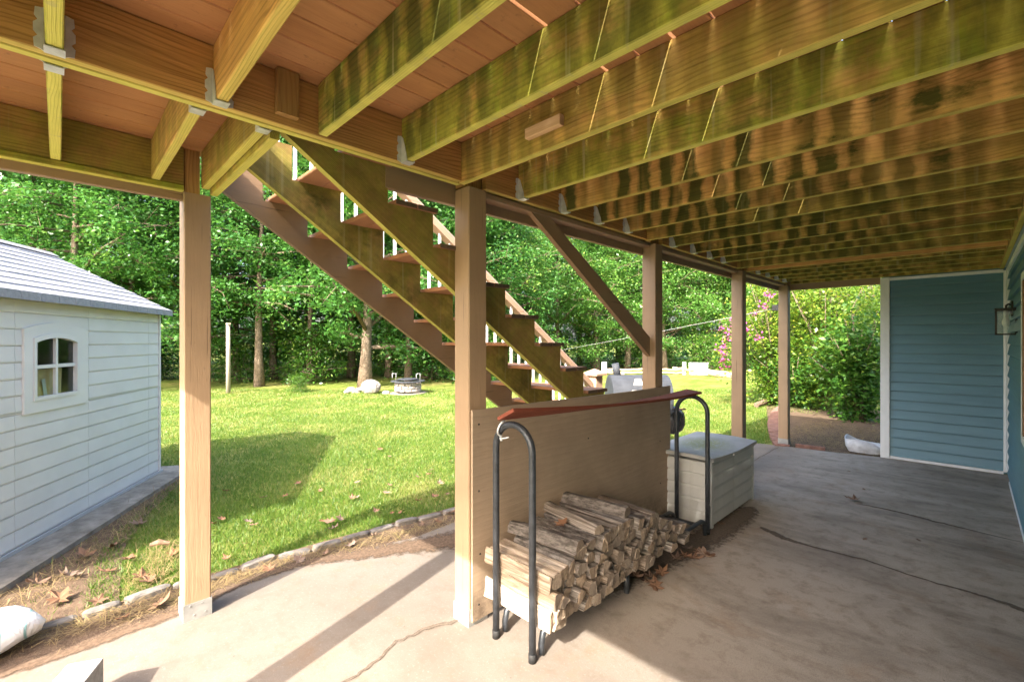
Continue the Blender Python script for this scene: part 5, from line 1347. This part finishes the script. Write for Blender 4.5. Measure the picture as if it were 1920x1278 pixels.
shrub('low_shrub', *along(1490, 12.0), 1.7, 1.0, 18, 20, 18, 0.10, M['leaf_dark'], 'low dark green shrub behind the far corner post', 64)
shrub('back_shrub', *along(1655, 13.5), 4.6, 1.5, 26, 24, 20, 0.10, M['leaf_yellow'], 'tallest light green shrub rising behind the broad leaved one', 65)

# ================================================================== GRASS, STRAW AND FALLEN LEAVES
def inpoly(P_, poly):
    x, y = P_[:, 0], P_[:, 1]; r = np.zeros(len(P_), bool); n = len(poly); j = n - 1
    for i in range(n):
        xi, yi = poly[i]; xj, yj = poly[j]
        c = ((yi > y) != (yj > y)) & (x < (xj - xi) * (y - yi) / (yj - yi + 1e-12) + xi); r ^= c; j = i
    return r
def blades(P_, h, wd, zbase, tint, name, mat, lean=0.45):
    n = len(P_); a_ = RNG.uniform(0, 2 * math.pi, n); b = np.stack([np.cos(a_), np.sin(a_), np.zeros(n)], 1) * (wd / 2)[:, None]
    ln = RNG.normal(0, lean, (n, 2)) * h[:, None]
    base = np.stack([P_[:, 0], P_[:, 1], np.full(n, zbase)], 1)
    tip = base + np.stack([ln[:, 0], ln[:, 1], h], 1)
    q = np.stack([base - b, base + b, tip], 1)
    return fastmesh(name, q.reshape(-1, 3), 3, mat, tint)
def scatter(n, d0, d1, a0, a1, power):
    u = RNG.uniform(0, 1, n); d = (d0 ** (1 - power) + u * (d1 ** (1 - power) - d0 ** (1 - power))) ** (1 / (1 - power))
    t_ = np.tan(RNG.uniform(math.radians(a0), math.radians(a1), n))
    return VF[None] * d[:, None] + VR[None] * (t_ * d)[:, None], d
edge_poly = [(-3.93, -3), (-3.94, 0.3), (-3.93, 0.9), (-3.88, 1.5), (-3.80, 2.2), (-3.64, 2.9), (-3.68, 7.3), (-2.55, 8.35), (-2.35, 8.9), (-2.9, 10.2), (-3.6, 12.6), (3, 13), (3, -3)]
pad_poly = [sp(*a)[:2] for a in ((-3.8, 2.9, 0), (0.30, 2.9, 0), (0.30, -0.32, 0), (-3.8, -0.36, 0))]
bare_poly = [sp(*a)[:2] for a in ((-5.3, -0.30, 0), (0.25, -0.30, 0), (0.05, -0.34, 0), (-0.8, -0.38, 0), (-1.6, -0.47, 0), (-2.4, -0.62, 0), (-3.2, -0.95, 0), (-4.4, -1.6, 0))]
P_, d_ = scatter(430000, 2.8, 16.5, -47, 34, 0.55)
ok = ~inpoly(P_, edge_poly) & ~inpoly(P_, pad_poly)
inb = inpoly(P_, bare_poly); ok &= ~(inb & (RNG.uniform(0, 1, len(P_)) > 0.06))
P_, d_ = P_[ok], d_[ok]
def vnoise(P_, s_, seed):
    r = np.random.default_rng(seed); v = np.zeros(len(P_))
    for k in range(7):
        a_ = r.uniform(0, 6.28); f_ = s_ * r.uniform(0.6, 1.8); v += np.sin((P_[:, 0] * math.cos(a_) + P_[:, 1] * math.sin(a_)) * f_ + r.uniform(0, 6.28))
    return v / 7
dry = vnoise(P_, 2.6, 1) * 0.7 + vnoise(P_, 7, 2) * 0.6
tint = np.clip(RNG.normal(0.40, 0.28, len(P_)) + np.clip(dry, -0.15, 1) * 0.75 + np.clip((d_ - 4) / 10, 0, 1) * 0.28, 0, 1)
h_ = RNG.uniform(0.022, 0.055, len(P_)) * (1 + 0.15 * np.clip(d_ - 6, 0, 8) / 8); w_ = RNG.uniform(0.004, 0.0075, len(P_)) * (1 + np.clip(d_ - 4, 0, 14) * 0.16)
me = blades(P_, h_, w_, -0.052, tint, 'grass', M['blade'])
o = bpy.data.objects.new('grass', me); COL.objects.link(o); tag(o, 'short mown grass blades covering the lawn', 'grass', None, 'stuff')
# weeds along the shed slab and straw on the soil
def strew(name, pts, label, lmin, lmax, mat, zb=-0.01, up=0.25, tintm=0.35):
    n = len(pts); a_ = RNG.uniform(0, 6.28, n); L_ = RNG.uniform(lmin, lmax, n)
    d3 = np.stack([np.cos(a_), np.sin(a_), np.abs(RNG.normal(0, up, n))], 1); s3 = np.stack([-np.sin(a_), np.cos(a_), np.zeros(n)], 1)
    wv = RNG.uniform(0.0007, 0.0018, n)[:, None]
    b = np.stack([pts[:, 0], pts[:, 1], zb + RNG.uniform(0, 0.012, n)], 1)
    m = b + d3 * (L_ * 0.5)[:, None] + np.array([[0, 0, 1]]) * (L_ * 0.08)[:, None]; e = b + d3 * L_[:, None] * np.array([[1, 1, 0.6]])
    q = np.stack([b - s3 * wv, b + s3 * wv, m + s3 * wv, m - s3 * wv, m - s3 * wv, m + s3 * wv, e + s3 * wv * 0.3, e - s3 * wv * 0.3], 1)
    me = fastmesh(name, q.reshape(-1, 3), 4, mat, np.repeat(np.clip(RNG.normal(tintm, 0.3, n), 0, 1), 2))
    o = bpy.data.objects.new(name, me); COL.objects.link(o); tag(o, label, 'straw', None, 'stuff'); return o
def strip_pts(path, wid, n):
    path = [np.array(p) for p in path]; k = RNG.integers(0, len(path) - 1, n); u = RNG.uniform(0, 1, n)
    A = np.array(path); p = A[k] * (1 - u)[:, None] + A[k + 1] * u[:, None]; return p + RNG.normal(0, wid, (n, 2))
strew('straw_litter', strip_pts([(-3.85, -0.6), (-3.80, 0.0), (-3.74, 0.4), (-3.72, 0.8), (-3.74, 1.2), (-3.66, 1.7), (-3.50, 2.3), (-3.40, 3.0)], 0.07, 2400), 'dry straw and grass clippings lying along the patio edge', 0.03, 0.13, M['straw'], -0.012)
strew('straw_litter', np.concatenate([strip_pts([sp(-3.4, -0.55, 0)[:2], sp(-2.2, -0.55, 0)[:2], sp(-1.2, -0.48, 0)[:2], sp(0, -0.42, 0)[:2]], 0.11, 1300), strip_pts([sp(-3.2, -1.25, 0)[:2], sp(-2.4, -1.15, 0)[:2]], 0.10, 500)]), 'dry straw and weeds on the bare soil beside the shed slab', 0.03, 0.16, M['straw'], -0.04, 0.5)
strew('straw_litter', np.stack([RNG.uniform(-2.5, -0.95, 4200), RNG.uniform(8.5, 11.4, 4200)], 1), 'tan straw covering the soil behind the patio', 0.04, 0.14, M['straw'], -0.03, 0.3, 0.3)

def leafmesh(seed):
    r = random.Random(seed); n = 18; vs = [(0, 0, 0.004)]
    for k in range(n):
        a_ = 2 * math.pi * k / n; lob = 1.0 if k % 3 == 0 else (0.55 if k % 3 == 1 else 0.72)
        rr2 = (0.5 + 0.5 * abs(math.cos(a_))) * lob * r.uniform(0.85, 1.15)
        x, y = 0.075 * rr2 * math.cos(a_), 0.055 * rr2 * math.sin(a_) * 1.5
        vs.append((x, y, 0.006 + 0.028 * (x / 0.075) ** 2 * r.uniform(0.3, 1.2) + 0.030 * (y / 0.06) ** 2 * r.uniform(0.1, 1.2)))
    me = bpy.data.meshes.new('fallen_leaf'); me.from_pydata(vs, [], [(0, k + 1, (k + 1) % n + 1) for k in range(n)]); me.materials.append(M['dead_leaf']); return me
LM = [leafmesh(k) for k in range(4)]
lr = random.Random(17)
def leaf_at(x, y, z, s_, label, group):
    o = bpy.data.objects.new('fallen_leaf', LM[lr.randrange(4)]); COL.objects.link(o); o.location = (x, y, z); o.rotation_euler = (lr.uniform(-.35, .35), lr.uniform(-.35, .35), lr.uniform(0, 6.28)); o.scale = (s_, s_, s_ * lr.uniform(0.6, 1.3)); tag(o, label, 'leaf', group)
lawn_leaves = [(425, 920), (494, 932), (535, 929), (415, 972), (466, 976), (476, 983), (399, 981), (601, 919), (670, 904), (670, 931), (462, 1018), (604, 976), (618, 977), (638, 972), (626, 990), (712, 842), (731, 856), (731, 909), (725, 923), (808, 881), (783, 893), (804, 889), (845, 864), (815, 930), (785, 938), (705, 957), (735, 961), (660, 933), (840, 925), (424, 1045), (560, 905), (690, 880), (600, 860), (750, 960), (825, 905)]
for p in lawn_leaves: leaf_at(*ground(*p), -0.008, lr.uniform(0.45, 0.8), 'curled brown oak leaf lying on the lawn', 'fallen leaves on the lawn')
for p in ((157, 1037), (198, 1067), (258, 979), (265, 1078), (278, 1085), (183, 1122), (112, 1118), (325, 1034), (70, 1090), (215, 1020), (130, 1075), (240, 1045)): leaf_at(*ground(*p), -0.02, lr.uniform(0.7, 1.25), 'large dry leaf on the bare ground beside the shed', 'fallen leaves beside the shed')
for p in ((610, 1040), (560, 1052), (820, 980), (790, 985), (845, 962), (700, 1005), (230, 1160), (300, 1135), (860, 1010), (660, 1022), (505, 1068)): leaf_at(*ground(*p), 0.004, lr.uniform(0.5, 0.95), 'dry leaf among the straw along the patio edge', 'fallen leaves along the patio edge')
for p in ((1212, 1094), (1228, 1100), (1205, 1070), (1219, 1084), (1240, 1076), (1190, 1082)): leaf_at(*ground(*p), 0.006, lr.uniform(0.9, 1.2), 'orange brown leaf on the patio under the firewood rack', 'leaves under the firewood rack')
for p in ((1285, 1045), (1300, 1048), (1318, 1040), (1310, 1035), (1268, 1050), (1330, 1044), (1288, 1030), (1275, 1020), (1350, 985), (1290, 1000), (1262, 1005)): leaf_at(*ground(*p), 0.006, lr.uniform(0.7, 1.1), 'brown leaf in the litter between firewood rack and storage box', 'leaves between rack and storage box')
leaf_at(*ground(1601, 940), 0.01, 1.1, 'single brown leaf lying in the middle of the shaded patio', None)
for p, lab in (((1622, 1012), 'tiny reddish bit of debris on the shaded patio, left of another'), ((1722, 1014), 'tiny dark bit of debris on the shaded patio near the wall'), ((1461, 857), 'tiny dark bit of debris on the patio behind the storage box'), ((1592, 885), 'small dark twig scrap on the patio before the blue wall'), ((1620, 919), 'small black scrap behind the single brown leaf')): leaf_at(*ground(*p), 0.004, 0.35, lab, None)
leaf_at(-1.80, 2.22, topz(2.22) + 0.035, 0.8, 'orange leaf lying on top of the firewood stack', None)
for z in (0.30, 0.33, 0.37, 0.26): leaf_at(-2.06, 4.27 + lr.uniform(-.01, .02), z, 0.7, 'dead leaf clinging to the end of the plywood screen', 'dead leaves at the end of the plywood screen')
bk = MB().tube([(*ground(282, 1022), 0.0), (*ground(298, 1020), 0.015), (*ground(318, 1018), 0.0)], [0.015, 0.024, 0.012], 7, smooth=False).build('bark_piece', M['drybark']); tag(bk, 'strip of brown bark lying on the grass left of the near post', 'bark')
